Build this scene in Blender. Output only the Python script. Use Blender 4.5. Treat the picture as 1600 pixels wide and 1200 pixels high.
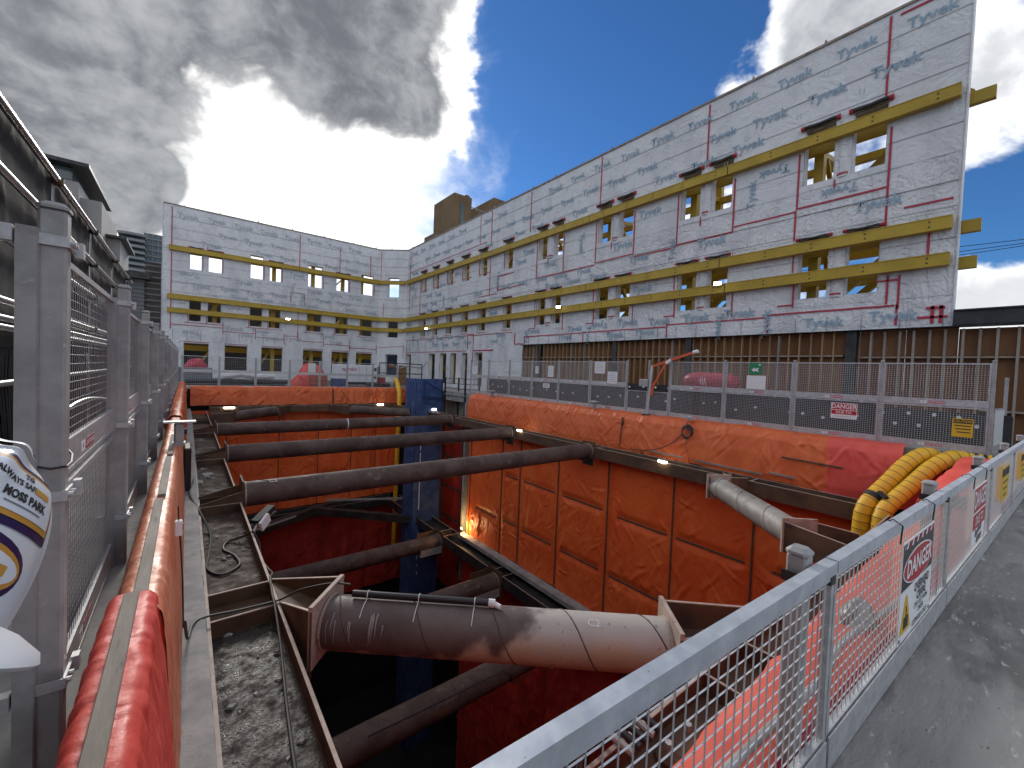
import bpy, math, random
import numpy as np
from mathutils import Vector, Matrix

for o in list(bpy.data.objects): bpy.data.objects.remove(o)
scene = bpy.context.scene
COL = scene.collection
PI = math.pi
rnd = random.Random(7)

# ------------------------------------------------------------------ camera
CAM = Vector((0.0, 0.0, 1.9))
def cam_axes(yaw, p, r):
    c, s = math.cos, math.sin
    fwd = Vector((s(yaw)*c(p), c(yaw)*c(p), -s(p)))
    right = Vector((c(yaw), -s(yaw), 0)); down = fwd.cross(right)
    return right*c(r)+down*s(r), -right*s(r)+down*c(r), fwd
RT, DN, FW = cam_axes(0.668986, 0.02766, -0.0404865)
cd = bpy.data.cameras.new('camera'); cam = bpy.data.objects.new('camera', cd); COL.objects.link(cam)
m = Matrix.Identity(4)
for i in range(3):
    m[i][0] = RT[i]; m[i][1] = -DN[i]; m[i][2] = -FW[i]; m[i][3] = CAM[i]
cam.matrix_world = m
cd.sensor_fit = 'HORIZONTAL'; cd.sensor_width = 36; cd.lens = 36*643.57/1600
cd.clip_start = 0.02; cd.clip_end = 5000
scene.camera = cam

# ------------------------------------------------------------------ sky and sun
SUN_DIR = Vector((0.12, 0.92, 0.42)).normalized()
SUN_EL = math.asin(SUN_DIR.z); SUN_AZ = math.atan2(SUN_DIR.x, SUN_DIR.y)
EXPOSURE = 0.95
world = bpy.data.worlds.new('World'); scene.world = world; world.use_nodes = True; world.cycles.sampling_method = 'NONE'
WT = world.node_tree
class E:
    """tiny expression wrapper for math nodes"""
    tree = None
    def __init__(s, sock): s.s = sock
    @staticmethod
    def op(o, *a, clamp=False):
        n = E.tree.nodes.new('ShaderNodeMath'); n.operation = o; n.use_clamp = clamp
        for i, x in enumerate(a):
            if isinstance(x, E): E.tree.links.new(x.s, n.inputs[i])
            else: n.inputs[i].default_value = x
        return E(n.outputs[0])
    def __add__(s, o): return E.op('ADD', s, o)
    __radd__ = __add__
    def __sub__(s, o): return E.op('SUBTRACT', s, o)
    def __rsub__(s, o): return E.op('SUBTRACT', o, s)
    def __mul__(s, o): return E.op('MULTIPLY', s, o)
    __rmul__ = __mul__
    def __truediv__(s, o): return E.op('DIVIDE', s, o)
def smooth(x, a, b):
    n = E.tree.nodes.new('ShaderNodeMapRange'); n.interpolation_type = 'SMOOTHSTEP'
    E.tree.links.new(x.s, n.inputs[0]); n.inputs[1].default_value = a; n.inputs[2].default_value = b
    return E(n.outputs[0])
def cmix(fac, a, b):
    n = E.tree.nodes.new('ShaderNodeMix'); n.data_type = 'RGBA'; n.clamp_factor = True
    if isinstance(fac, E): E.tree.links.new(fac.s, n.inputs[0])
    else: n.inputs[0].default_value = fac
    for k, x in ((6, a), (7, b)):
        if isinstance(x, tuple): n.inputs[k].default_value = (*x, 1)
        else: E.tree.links.new(x, n.inputs[k])
    return n.outputs[2]
def build_sky():
    t = WT; t.nodes.clear(); E.tree = t
    L = t.links
    out = t.nodes.new('ShaderNodeOutputWorld'); bg = t.nodes.new('ShaderNodeBackground')
    L.new(bg.outputs[0], out.inputs[0])
    tc = t.nodes.new('ShaderNodeTexCoord')
    sep = t.nodes.new('ShaderNodeSeparateXYZ'); L.new(tc.outputs['Generated'], sep.inputs[0])
    z = E(sep.outputs[2])
    cmb = t.nodes.new('ShaderNodeVectorMath'); cmb.operation = 'MULTIPLY'; L.new(tc.outputs['Generated'], cmb.inputs[0]); cmb.inputs[1].default_value = (1.0, 1.0, 1.3)
    def dotd(v):
        n = t.nodes.new('ShaderNodeVectorMath'); n.operation = 'DOT_PRODUCT'; L.new(tc.outputs['Generated'], n.inputs[0]); n.inputs[1].default_value = v; return E(n.outputs['Value'])
    def noise(scale, detail, rough, off, dist=0.0):
        mp = t.nodes.new('ShaderNodeMapping'); mp.inputs['Location'].default_value = off
        L.new(cmb.outputs[0], mp.inputs[0])
        n = t.nodes.new('ShaderNodeTexNoise'); n.inputs['Scale'].default_value = scale
        n.inputs['Detail'].default_value = detail; n.inputs['Roughness'].default_value = rough
        n.inputs['Distortion'].default_value = dist
        L.new(mp.outputs[0], n.inputs[0]); return E(n.outputs[0])
    n1 = noise(2.3, 4, 0.52, (1.3, 4.1, 0), 0.25)
    n2 = noise(6.0, 5, 0.58, (7.7, 2.2, 0), 0.6)
    n3 = noise(22.0, 3, 0.6, (3.1, 9.2, 0), 0.2)
    def blob(c, r0, r1, a):
        v = Vector(c).normalized()
        n = t.nodes.new('ShaderNodeMapRange'); n.interpolation_type = 'SMOOTHSTEP'; L.new(dotd(v).s, n.inputs[0])
        n.inputs[1].default_value = math.cos(math.radians(r1)); n.inputs[2].default_value = math.cos(math.radians(r0)); n.inputs[4].default_value = a
        return E(n.outputs[0])
    cov = (n1-0.5)*1.5 + (n2-0.5)*1.05 + (n3-0.5)*0.42 + 0.04
    for b in SKY_BLOBS: cov = cov + blob(*b)
    mask = smooth(cov, -0.08, 0.20)
    thick = smooth(cov, 0.10, 0.50)
    sd = dotd(SUN_DIR)
    near = smooth(sd, 0.55, 0.985); side = smooth(sd, -0.35, 0.55)
    sky = t.nodes.new('ShaderNodeTexSky'); sky.sky_type = 'NISHITA'; sky.sun_disc = False
    sky.sun_elevation = SUN_EL; sky.sun_rotation = SUN_AZ; sky.air_density = 1.0; sky.dust_density = 0.2; sky.ozone_density = 3.0
    sm = t.nodes.new('ShaderNodeVectorMath'); sm.operation = 'SCALE'; L.new(sky.outputs[0], sm.inputs[0]); sm.inputs[3].default_value = 0.062
    tint = t.nodes.new('ShaderNodeVectorMath'); tint.operation = 'MULTIPLY'; L.new(sm.outputs[0], tint.inputs[0]); tint.inputs[1].default_value = (0.36, 0.66, 1.0)
    # thin bright veil round the hidden sun
    glow = smooth(sd+(n1-0.5)*0.14+(n2-0.5)*0.10+(n3-0.5)*0.03, 0.885, 0.985)
    base = cmix(glow, tint.outputs[0], (0.85, 0.84, 0.82))
    # cloud colour: lit rim, grey belly; belly is darkest toward the sun (back-lit)
    lump = smooth(n1*0.25+n2*0.5+n3*0.25, 0.37, 0.62)
    rim = cmix(near, cmix(side, (0.80, 0.805, 0.815), (0.62, 0.63, 0.645)), (0.95, 0.94, 0.92))
    belly = cmix(near, cmix(side, (0.50, 0.51, 0.53), (0.20, 0.21, 0.23)), (0.095, 0.103, 0.118))
    lit = cmix(near, cmix(side, (0.66, 0.67, 0.685), (0.38, 0.39, 0.405)), (0.29, 0.297, 0.305))
    cc = cmix(thick, rim, cmix(lump*0.85, belly, lit))
    col = cmix(mask, base, cc)
    # ground half of the dome: dull grey
    col = cmix(smooth(z, -0.06, 0.0), (0.20, 0.19, 0.18), col)
    L.new(col, bg.inputs[0]); bg.inputs[1].default_value = 1.0
def pixdir(u, v):
    return tuple(RT*((u-800)/643.57) + DN*((v-600)/643.57) + FW)
sun = bpy.data.lights.new('sun', 'SUN'); sun.energy = 1.4; sun.angle = math.radians(12); sun.color = (1.0, 0.95, 0.88)
so = bpy.data.objects.new('sun', sun); COL.objects.link(so)
so.rotation_euler = SUN_DIR.to_track_quat('Z', 'Y').to_euler(); so.location = (0, 60, 60)
SKY_BLOBS = [   # where the cloud masses and the clear gap stand in the sky
    (pixdir(300, 60), 5, 24, 0.42), (pixdir(620, 90), 4, 15, 0.36), (pixdir(90, 165), 3, 13, 0.42), (pixdir(500, -60), 5, 22, 0.30), (pixdir(720, 190), 1, 8, 0.22),
    (pixdir(240, 278), 0.5, 3.2, 0.48), (pixdir(225, 332), 0.5, 3.5, 0.42),
    (pixdir(430, 310), 4, 15, -0.50), (pixdir(620, 320), 3, 11, -0.30),
    (pixdir(930, 110), 5, 21, -0.62), (pixdir(1020, 0), 4, 17, -0.45),
    (pixdir(1085, 160), 1, 8, 0.40), (pixdir(1215, 90), 1, 9, 0.42), (pixdir(990, 210), 0.5, 5, 0.30), (pixdir(1340, 20), 1, 9, 0.36),
    (pixdir(1570, 190), 1, 8, 0.40), (pixdir(1575, 335), 1, 6, -0.55), (pixdir(1560, 450), 1, 6, 0.40),
]
build_sky()
vs = scene.view_settings; vs.view_transform = 'Standard'; vs.look = 'None'; vs.gamma = 1.0; vs.exposure = EXPOSURE
vs.use_curve_mapping = False
scene.render.engine = 'CYCLES'
cy = scene.cycles; cy.max_bounces = 6; cy.diffuse_bounces = 3; cy.glossy_bounces = 2; cy.transmission_bounces = 3; cy.transparent_max_bounces = 6

# ------------------------------------------------------------------ mesh helpers
class MB:
    def __init__(s): s.v = []; s.f = []
    def add(s, vs, fs):
        b = len(s.v); s.v += [tuple(p) for p in vs]; s.f += [tuple(i+b for i in q) for q in fs]; return s
    def hexa(s, p):   # 8 points: bottom 4 (ccw), top 4
        return s.add(p, [(3,2,1,0),(4,5,6,7),(0,1,5,4),(1,2,6,5),(2,3,7,6),(3,0,4,7)])
    def box(s, x0, x1, y0, y1, z0, z1):
        return s.hexa([(x0,y0,z0),(x1,y0,z0),(x1,y1,z0),(x0,y1,z0),(x0,y0,z1),(x1,y0,z1),(x1,y1,z1),(x0,y1,z1)])
    def bbox(s, x0, x1, y0, y1, z0, z1, b=0.01):   # box with chamfered vertical and top edges
        q = [(x0+b,y0),(x1-b,y0),(x1,y0+b),(x1,y1-b),(x1-b,y1),(x0+b,y1),(x0,y1-b),(x0,y0+b)]
        cx, cy = (x0+x1)/2, (y0+y1)/2
        kx = 1-2*b/max(x1-x0, 1e-6); ky = 1-2*b/max(y1-y0, 1e-6)
        v = [(x,y,z0) for x,y in q] + [(x,y,z1-b) for x,y in q] + [(cx+(x-cx)*kx, cy+(y-cy)*ky, z1) for x,y in q]
        f = [tuple(range(7,-1,-1)), tuple(range(16,24))]
        for r in (0, 8):
            for i in range(8): f.append((r+i, r+(i+1)%8, r+8+(i+1)%8, r+8+i))
        return s.add(v, f)
    def bar(s, a, b, w, h, up=(0,0,1)):   # rectangular bar from a to b, w across, h along up
        a, b = Vector(a), Vector(b); d = (b-a).normalized(); up = Vector(up)
        sd = d.cross(up)
        if sd.length < 1e-6: sd = d.cross(Vector((1,0,0)))
        sd.normalize(); u2 = sd.cross(d)
        sd *= w/2; u2 *= h/2
        return s.hexa([a-sd-u2, a+sd-u2, b+sd-u2, b-sd-u2, a-sd+u2, a+sd+u2, b+sd+u2, b-sd+u2])
    def tube(s, a, b, r, n=12, r2=None, caps=True):
        return s.path([a, b], r, n, caps, r2)
    def path(s, pts, r, n=8, caps=True, r2=None):
        pts = [Vector(p) for p in pts]; k = len(pts); base = len(s.v)
        d0 = (pts[1]-pts[0]).normalized()
        ref = Vector((0,0,1)) if abs(d0.z) < 0.9 else Vector((1,0,0))
        u = d0.cross(ref).normalized()
        for i, p in enumerate(pts):
            d = (pts[min(i+1,k-1)]-pts[max(i-1,0)]).normalized()
            u = (u - d*u.dot(d)).normalized(); w = d.cross(u)
            rr = r if r2 is None else r+(r2-r)*i/(k-1)
            if callable(r): rr = r(i/(k-1))
            for j in range(n):
                a = 2*PI*j/n; s.v.append(tuple(p+(u*math.cos(a)+w*math.sin(a))*rr))
        for i in range(k-1):
            for j in range(n):
                s.f.append((base+i*n+j, base+i*n+(j+1)%n, base+(i+1)*n+(j+1)%n, base+(i+1)*n+j))
        if caps:
            s.f.append(tuple(base+j for j in range(n-1,-1,-1))); s.f.append(tuple(base+(k-1)*n+j for j in range(n)))
        return s
    def prism(s, poly, fn, d0, d1):   # poly of (a,b), fn(a,b,d)->xyz
        n = len(poly)
        v = [fn(a,b,d0) for a,b in poly]+[fn(a,b,d1) for a,b in poly]
        return s.add(v, [tuple(range(n-1,-1,-1)), tuple(range(n,2*n))]+[(i,(i+1)%n,n+(i+1)%n,n+i) for i in range(n)])
    def mesh(s, name, mat, smooth=False):
        me = bpy.data.meshes.new(name); me.from_pydata(s.v, [], s.f)
        if mat: me.materials.append(mat)
        if smooth:
            me.polygons.foreach_set('use_smooth', [True]*len(me.polygons))
            try: me.set_sharp_from_angle(angle=math.radians(40))
            except Exception: pass
        me.update(); return me
    def build(s, name, mat, parent=None, smooth=False, kind=None):
        return obj(name, s.mesh(name, mat, smooth), parent, kind)
def obj(name, me, parent=None, kind=None):
    o = bpy.data.objects.new(name, me); COL.objects.link(o)
    if parent is not None:
        o.parent = parent
    if kind: o['kind'] = kind
    return o
def tag(o, label, cat, group=None):
    o['label'] = label; o['category'] = cat
    if group: o['group'] = group
    return o
def thing(name, label, cat, group=None):
    """an empty at the world origin frame; parts carry world coordinates"""
    o = bpy.data.objects.new(name, None); COL.objects.link(o); o.empty_display_size = 0.2
    return tag(o, label, cat, group)
def inst(me, name, parent, loc=(0,0,0), rotz=0.0, rot=None, kind=None):
    o = obj(name, me, parent, kind); o.location = loc; o.rotation_euler = rot if rot else (0,0,rotz); return o
def settle(root, pt):
    """move a thing's empty to its base point and keep its parts in place"""
    root.location = pt
    for c in root.children: c.location = Vector(c.location)-Vector(pt)
def struct(o): o['kind'] = 'structure'; return o

# numpy value noise ------------------------------------------------------------
def hsh(i, j, s):
    h = np.sin(i*127.1+j*311.7+s*74.7)*43758.5453
    return h-np.floor(h)
def vn(x, y, s=0):
    xi, yi = np.floor(x), np.floor(y); fx, fy = x-xi, y-yi
    fx = fx*fx*(3-2*fx); fy = fy*fy*(3-2*fy)
    a = hsh(xi,yi,s); b = hsh(xi+1,yi,s); c = hsh(xi,yi+1,s); d = hsh(xi+1,yi+1,s)
    return (a+(b-a)*fx+(c-a)*fy+(a-b-c+d)*fx*fy)*2-1
def fbm(x, y, s=0, o=4):
    t = 0; a = 1; n = 0
    for k in range(o): t = t+a*vn(x*2**k, y*2**k, s+k*3.1); n += a; a *= 0.5
    return t/n
def ridge(x, y, s=0): return 1-np.abs(vn(x, y, s))*2
def crease(h, S, T, s0, t0, ang, ln, w, a, bend=0.0):
    ca, sa = math.cos(ang), math.sin(ang)
    al = (S-s0)*ca+(T-t0)*sa; pe = -(S-s0)*sa+(T-t0)*ca+bend*al*al
    u = np.clip(al/ln, 0, 1); tap = np.where((al < 0) | (al > ln), 0, np.sin(PI*np.clip(u, 0, 1)**0.7))
    k = 1+0.8*u
    h += a*tap*(np.exp(-(pe/(w*k))**2)-0.45*np.exp(-((pe-2.1*w*k)/(w*1.3*k))**2))
def wrinkle(S, T, seed=0, pins=(), folds=1.0, dens=2.6, spread=0.55):
    """cloth relief on metric coords: broad hanging folds plus many tapered creases"""
    wx = S+0.30*vn(S*0.6, T*0.5, seed+9); wt = T+0.3*vn(S*0.8, T*0.6, seed+5)
    h = 0.65*folds*ridge(wx*1.5, wt*0.16, seed)+0.25*fbm(S*0.8, T*0.7, seed+4)+0.24*ridge(wx*5.0+wt*0.8, wt*0.4, seed+3)*folds+0.18*ridge((wx+wt)*3.1, (wx-wt)*0.5, seed+1)+0.18*ridge((wx-wt)*3.7, (wx+wt)*0.5, seed+2)
    r2 = random.Random(seed*7+1)
    s0, s1, t0, t1 = S.min(), S.max(), T.min(), T.max()
    n = int(min(420, (s1-s0)*(t1-t0)*dens*1.4))
    for _ in range(n):
        crease(h, S, T, r2.uniform(s0,s1), r2.uniform(t0,t1), PI/2+r2.gauss(0,spread)+(PI if r2.random() < 0.5 else 0), r2.uniform(0.3,1.7), r2.uniform(0.022,0.06), r2.uniform(0.35,1.0)*r2.choice((1,1,-0.8)), r2.uniform(-0.12,0.12))
    for ps, pt, am, ln in pins:
        for _ in range(6):
            crease(h, S, T, ps, pt, r2.uniform(-2.9,-0.25) if r2.random() < 0.7 else r2.uniform(0.3,2.8), ln*r2.uniform(0.6,1.7), r2.uniform(0.018,0.04), am*r2.uniform(0.6,1.3), r2.uniform(-0.25,0.25))
    return h
def grid_mesh(name, P, mat, smooth=True):
    nu, nv = P.shape[:2]
    me = bpy.data.meshes.new(name)
    idx = np.arange(nu*nv).reshape(nu, nv)
    f = np.stack([idx[:-1,:-1], idx[1:,:-1], idx[1:,1:], idx[:-1,1:]], -1).reshape(-1, 4)
    me.from_pydata(P.reshape(-1,3).tolist(), [], f.tolist())
    if mat: me.materials.append(mat)
    if smooth: me.polygons.foreach_set('use_smooth', [True]*len(me.polygons))
    me.update(); return me
def displaced(P, h):
    du = np.gradient(P, axis=0); dv = np.gradient(P, axis=1)
    n = np.cross(du, dv); n = n/np.maximum(np.linalg.norm(n, axis=2, keepdims=True), 1e-9)
    return P+n*h[..., None]
def profile_sheet(poly, a0, a1, step_s, step_t):
    """sweep a 2-D profile [(p,q)...] along axis a; returns P(p,q,a order), S (along), T (profile length)"""
    poly = np.array(poly, float); seg = np.hypot(*np.diff(poly, axis=0).T); L = np.concatenate([[0], np.cumsum(seg)])
    nt = max(2, int(L[-1]/step_t)+1); t = np.linspace(0, L[-1], nt)
    p = np.interp(t, L, poly[:,0]); q = np.interp(t, L, poly[:,1])
    ns = max(2, int(abs(a1-a0)/step_s)+1); a = np.linspace(a0, a1, ns)
    A, Pp = np.meshgrid(a, p, indexing='ij'); _, Q = np.meshgrid(a, q, indexing='ij'); _, T = np.meshgrid(a, t, indexing='ij')
    return Pp, Q, A, T

# ------------------------------------------------------------------ materials
MATS = {}
def mat(name, c1, c2=None, rough=0.6, metal=0.0, scale=3.0, bump=0.0, bscale=None, detail=6, stretch=(1,1,1), lo=0.35, hi=0.65,
        spots=None, transl=0.0, emit=None, estr=0.0, rough2=None, coord='pos', spec=0.5, alpha=1.0):
    m = bpy.data.materials.new(name); m.use_nodes = True; MATS[name] = m
    nt = m.node_tree; N = nt.nodes; L = nt.links; E.tree = nt
    b = N['Principled BSDF']
    b.inputs['Roughness'].default_value = rough; b.inputs['Metallic'].default_value = metal
    b.inputs['Specular IOR Level'].default_value = spec
    if coord == 'pos':
        g = N.new('ShaderNodeNewGeometry'); vec = g.outputs['Position']
    else:
        g = N.new('ShaderNodeTexCoord'); vec = g.outputs['Object']
    mp = N.new('ShaderNodeMapping'); mp.inputs['Scale'].default_value = stretch; L.new(vec, mp.inputs[0]); vec = mp.outputs[0]
    def noise(sc, det=detail, ro=0.6, dist=0.0):
        n = N.new('ShaderNodeTexNoise'); n.inputs['Scale'].default_value = sc; n.inputs['Detail'].default_value = det
        n.inputs['Roughness'].default_value = ro; n.inputs['Distortion'].default_value = dist; L.new(vec, n.inputs[0]); return E(n.outputs[0])
    col = None
    n0 = noise(scale)
    if c2 is not None:
        col = cmix(smooth(n0, lo, hi), tuple(c1), tuple(c2))
        if spots:   # (scale, threshold lo, hi, colour)
            for sc, a, bb, c in spots: col = cmix(smooth(noise(sc, 5, 0.65), a, bb), col, tuple(c))
        L.new(col, b.inputs['Base Color'])
    else: b.inputs['Base Color'].default_value = (*c1, 1)
    if rough2 is not None:
        mr = N.new('ShaderNodeMapRange'); L.new(noise(scale*1.7).s, mr.inputs[0]); mr.inputs[1].default_value = 0.35; mr.inputs[2].default_value = 0.65
        mr.inputs[3].default_value = rough; mr.inputs[4].default_value = rough2; L.new(mr.outputs[0], b.inputs['Roughness'])
    if bump:
        bn = N.new('ShaderNodeBump'); bn.inputs['Strength'].default_value = bump; bn.inputs['Distance'].default_value = 0.02
        L.new(noise(bscale or scale*4).s, bn.inputs['Height']); L.new(bn.outputs[0], b.inputs['Normal'])
    if emit:
        b.inputs['Emission Color'].default_value = (*emit, 1); b.inputs['Emission Strength'].default_value = estr
    out = N['Material Output']
    if transl:
        tr = N.new('ShaderNodeBsdfTranslucent'); mx = N.new('ShaderNodeMixShader'); mx.inputs[0].default_value = transl
        if col is not None: L.new(col, tr.inputs[0])
        else: tr.inputs[0].default_value = (*c1, 1)
        L.new(b.outputs[0], mx.inputs[1]); L.new(tr.outputs[0], mx.inputs[2]); L.new(mx.outputs[0], out.inputs[0])
    if alpha < 1: b.inputs['Alpha'].default_value = alpha
    return m
M_GALV = mat('galvanised_steel', (0.42,0.425,0.43), (0.54,0.545,0.55), 0.42, 0.55, 14, 0.05, 60, rough2=0.6)
M_GALVD = mat('dull_galvanised_post', (0.27,0.27,0.265), (0.36,0.355,0.345), 0.5, 0.1, 5, 0.06, 40, spots=[(3,0.60,0.74,(0.23,0.215,0.205)), (18,0.62,0.72,(0.42,0.42,0.41)), (7,0.66,0.72,(0.16,0.155,0.15))])
M_WIRE = mat('bright_wire', (0.55,0.56,0.57), None, 0.35, 0.6)
M_WIRED = mat('dull_wire', (0.40,0.40,0.405), None, 0.4, 0.5)
M_RAIL = mat('zinc_rail', (0.46,0.49,0.53), (0.58,0.61,0.65), 0.38, 0.5, 9, 0.04, 70, spots=[(60,0.66,0.72,(0.2,0.2,0.2))], rough2=0.55)
M_TARP = mat('orange_tarp', (0.68,0.125,0.032), (0.77,0.17,0.046), 0.45, 0, 1.2, 0.35, 9, transl=0.18, spots=[(2.2,0.62,0.8,(0.60,0.11,0.03))], rough2=0.55)
M_TARPW = mat('orange_wall_tarp', (0.82,0.125,0.024), (0.88,0.17,0.036), 0.5, 0, 0.8, 0.25, 7, transl=0.1, spots=[(1.4,0.66,0.85,(0.62,0.085,0.02))], rough2=0.6)
M_TARPR = mat('red_tarp', (0.74,0.085,0.062), (0.82,0.12,0.092), 0.48, 0, 1.5, 0.35, 12, transl=0.2, rough2=0.65)
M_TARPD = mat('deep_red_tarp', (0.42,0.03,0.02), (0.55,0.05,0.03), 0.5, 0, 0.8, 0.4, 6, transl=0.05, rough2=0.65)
M_TARPP = mat('pinkish_red_tarp', (0.80,0.14,0.10), (0.86,0.20,0.15), 0.4, 0, 1.4, 0.3, 10, transl=0.3, rough2=0.6)
M_BATTEN = mat('weathered_batten', (0.20,0.17,0.14), (0.30,0.26,0.22), 0.8, 0, 6, 0.2, 30, stretch=(1,0.2,1), spots=[(9,0.62,0.72,(0.10,0.085,0.07))])
M_BATTEND = mat('dark_wet_batten', (0.07,0.045,0.03), (0.13,0.08,0.05), 0.8, 0, 8, 0.2, 30)
M_CONC = mat('concrete', (0.22,0.22,0.215), (0.33,0.325,0.31), 0.85, 0, 2.5, 0.25, 30, spots=[(1.1,0.55,0.75,(0.15,0.148,0.14))])
M_DECK = mat('stained_concrete_deck', (0.165,0.163,0.157), (0.255,0.252,0.243), 0.88, 0, 1.1, 0.9, 14, stretch=(0.35,1.0,1), spots=[(0.9,0.50,0.60,(0.11,0.108,0.104)), (3.4,0.56,0.66,(0.15,0.148,0.143)), (17,0.60,0.70,(0.38,0.375,0.36)), (30,0.64,0.70,(0.09,0.088,0.085)), (5,0.6,0.72,(0.42,0.42,0.40)), (1.6,0.6,0.66,(0.09,0.09,0.088))], rough2=0.5)
M_GROUND = mat('site_ground', (0.13,0.12,0.11), (0.22,0.205,0.19), 0.9, 0, 0.6, 0.5, 8, spots=[(0.25,0.5,0.62,(0.09,0.085,0.08))])
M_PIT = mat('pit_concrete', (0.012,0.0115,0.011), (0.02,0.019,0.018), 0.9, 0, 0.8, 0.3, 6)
M_PIPE = mat('brown_steel_pipe', (0.070,0.046,0.039), (0.115,0.082,0.070), 0.52, 0.0, 1.5, 0.10, 30, spots=[(1.7,0.56,0.72,(0.055,0.040,0.036)), (2.8,0.60,0.72,(0.17,0.145,0.13)), (12,0.66,0.72,(0.27,0.24,0.215)), (0.9,0.62,0.7,(0.13,0.085,0.05))], rough2=0.75, spec=0.25)
M_PIPEG = mat('grey_dusty_pipe', (0.17,0.165,0.155), (0.27,0.255,0.235), 0.6, 0.1, 1.8, 0.1, 30, spots=[(3.5,0.58,0.7,(0.36,0.34,0.31)), (2,0.62,0.72,(0.13,0.10,0.08))])
M_RUST = mat('rusty_waler_steel', (0.065,0.036,0.023), (0.12,0.066,0.035), 0.72, 0.1, 2.0, 0.15, 25, spots=[(1.1,0.58,0.72,(0.045,0.032,0.028)), (5,0.68,0.76,(0.22,0.15,0.09))])
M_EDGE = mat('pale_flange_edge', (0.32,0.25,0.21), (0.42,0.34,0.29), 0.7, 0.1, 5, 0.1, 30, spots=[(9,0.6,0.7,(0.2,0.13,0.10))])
M_DKST = mat('black_wet_steel', (0.022,0.021,0.021), (0.05,0.047,0.045), 0.5, 0.2, 2, 0.1, 20)
M_DUST = mat('dusty_brown_web', (0.040,0.026,0.020), (0.070,0.048,0.037), 0.6, 0, 3, 0.5, 22, spots=[(1.3,0.56,0.7,(0.22,0.205,0.185)), (6,0.66,0.74,(0.30,0.285,0.26)), (2.2,0.6,0.68,(0.03,0.022,0.018))], rough2=0.9, spec=0.2)
M_MUD = mat('wet_gravel_mud', (0.016,0.012,0.0095), (0.042,0.032,0.026), 0.16, 0, 5, 1.0, 30, spots=[(26,0.66,0.71,(0.15,0.135,0.12)), (3,0.64,0.7,(0.10,0.085,0.075))], rough2=0.95, spec=0.55)
M_PRINT = mat('blue_grey_print', (0.22,0.34,0.43), (0.30,0.41,0.49), 0.6, 0, 3)
M_PRINTL = mat('worn_grey_print', (0.36,0.40,0.44), (0.44,0.475,0.51), 0.6, 0, 3)
M_PRINTF = mat('faint_grey_print', (0.40,0.42,0.45), None, 0.6)
M_SEAM = mat('grey_seam', (0.26,0.27,0.285), None, 0.6)
M_TAPE = mat('red_sheathing_tape', (0.34,0.018,0.035), (0.44,0.03,0.05), 0.35, 0, 6)
M_YEL = mat('mustard_painted_steel', (0.36,0.235,0.012), (0.44,0.295,0.02), 0.5, 0.0, 1.2, 0.06, 20, spots=[(2.4,0.62,0.74,(0.24,0.15,0.02)), (14,0.7,0.75,(0.16,0.09,0.03))])
M_DUCT = mat('yellow_vent_duct', (0.72,0.40,0.018), (0.80,0.47,0.03), 0.45, 0, 2, 0.3, 14, spots=[(6,0.62,0.78,(0.55,0.31,0.03))])
M_PLY = mat('brown_plywood', (0.20,0.088,0.035), (0.29,0.135,0.055), 0.75, 0, 1.1, 0.1, 12, stretch=(1,1,0.15), spots=[(0.9,0.55,0.72,(0.18,0.08,0.032))])
M_STUD = mat('timber_stud', (0.26,0.15,0.07), (0.36,0.22,0.11), 0.75, 0, 4, 0.1, 20, stretch=(1,1,0.15))
M_STUDG = mat('grey_timber_stud', (0.22,0.18,0.15), (0.32,0.27,0.22), 0.8, 0, 4, 0.1, 20, stretch=(1,1,0.15))
M_BLACK = mat('black_membrane', (0.018,0.019,0.021), (0.032,0.033,0.035), 0.6, 0, 3, 0.15, 12)
M_BLACKP = mat('black_plastic', (0.016,0.017,0.02), None, 0.35)
M_RUBBER = mat('black_rubber', (0.02,0.02,0.021), None, 0.6)
M_WHITE = mat('white_paint', (0.72,0.73,0.74), (0.64,0.65,0.66), 0.5, 0, 3)
M_PAPER = mat('paper_notice', (0.70,0.70,0.70), None, 0.7)
M_RED = mat('sign_red', (0.42,0.015,0.025), None, 0.4)
M_REDL = mat('label_red', (0.40,0.03,0.05), None, 0.45)
M_INK = mat('black_ink', (0.02,0.02,0.022), None, 0.6)
M_INKG = mat('faded_grey_ink', (0.16,0.16,0.17), None, 0.6)
M_SYEL = mat('sign_yellow', (0.62,0.38,0.02), None, 0.5)
M_GREEN = mat('sign_green', (0.015,0.20,0.075), None, 0.5)
M_NAVY = mat('navy_border', (0.018,0.012,0.075), None, 0.35)
M_GOLD = mat('gold_border', (0.55,0.28,0.045), None, 0.4)
M_HAT = mat('glossy_white_shell', (0.70,0.73,0.77), (0.66,0.70,0.75), 0.28, 0, 20, 0.05, 300, coord='obj')
M_BLUE = mat('blue_debris_net', (0.028,0.062,0.17), (0.05,0.10,0.25), 0.7, 0, 1.6, 0.5, 6, transl=0.15, spots=[(0.7,0.5,0.7,(0.075,0.12,0.23)), (2.5,0.62,0.75,(0.012,0.028,0.09))])
M_BLUED = mat('dark_blue_steel', (0.012,0.028,0.10), None, 0.6)
M_NET = mat('black_debris_net', (0.012,0.012,0.0125), (0.025,0.025,0.026), 0.9, 0, 1.0, 0.5, 4, stretch=(1,0.4,1), transl=0.1)
M_ALU = mat('scaffold_tube', (0.30,0.30,0.30), (0.38,0.38,0.38), 0.3, 0.85, 7, 0.05, 40)
M_CORR = mat('brown_corrugated_sheet', (0.05,0.042,0.037), (0.09,0.077,0.068), 0.6, 0.2, 2, 0.1, 20)
M_LAMP = mat('lit_lamp', (0.9,0.9,0.85), None, 0.4, emit=(1.0,0.93,0.72), estr=9.0)
M_BUILD = mat('grey_concrete_tower', (0.27,0.255,0.24), (0.32,0.305,0.29), 0.8, 0, 0.2)
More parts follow.
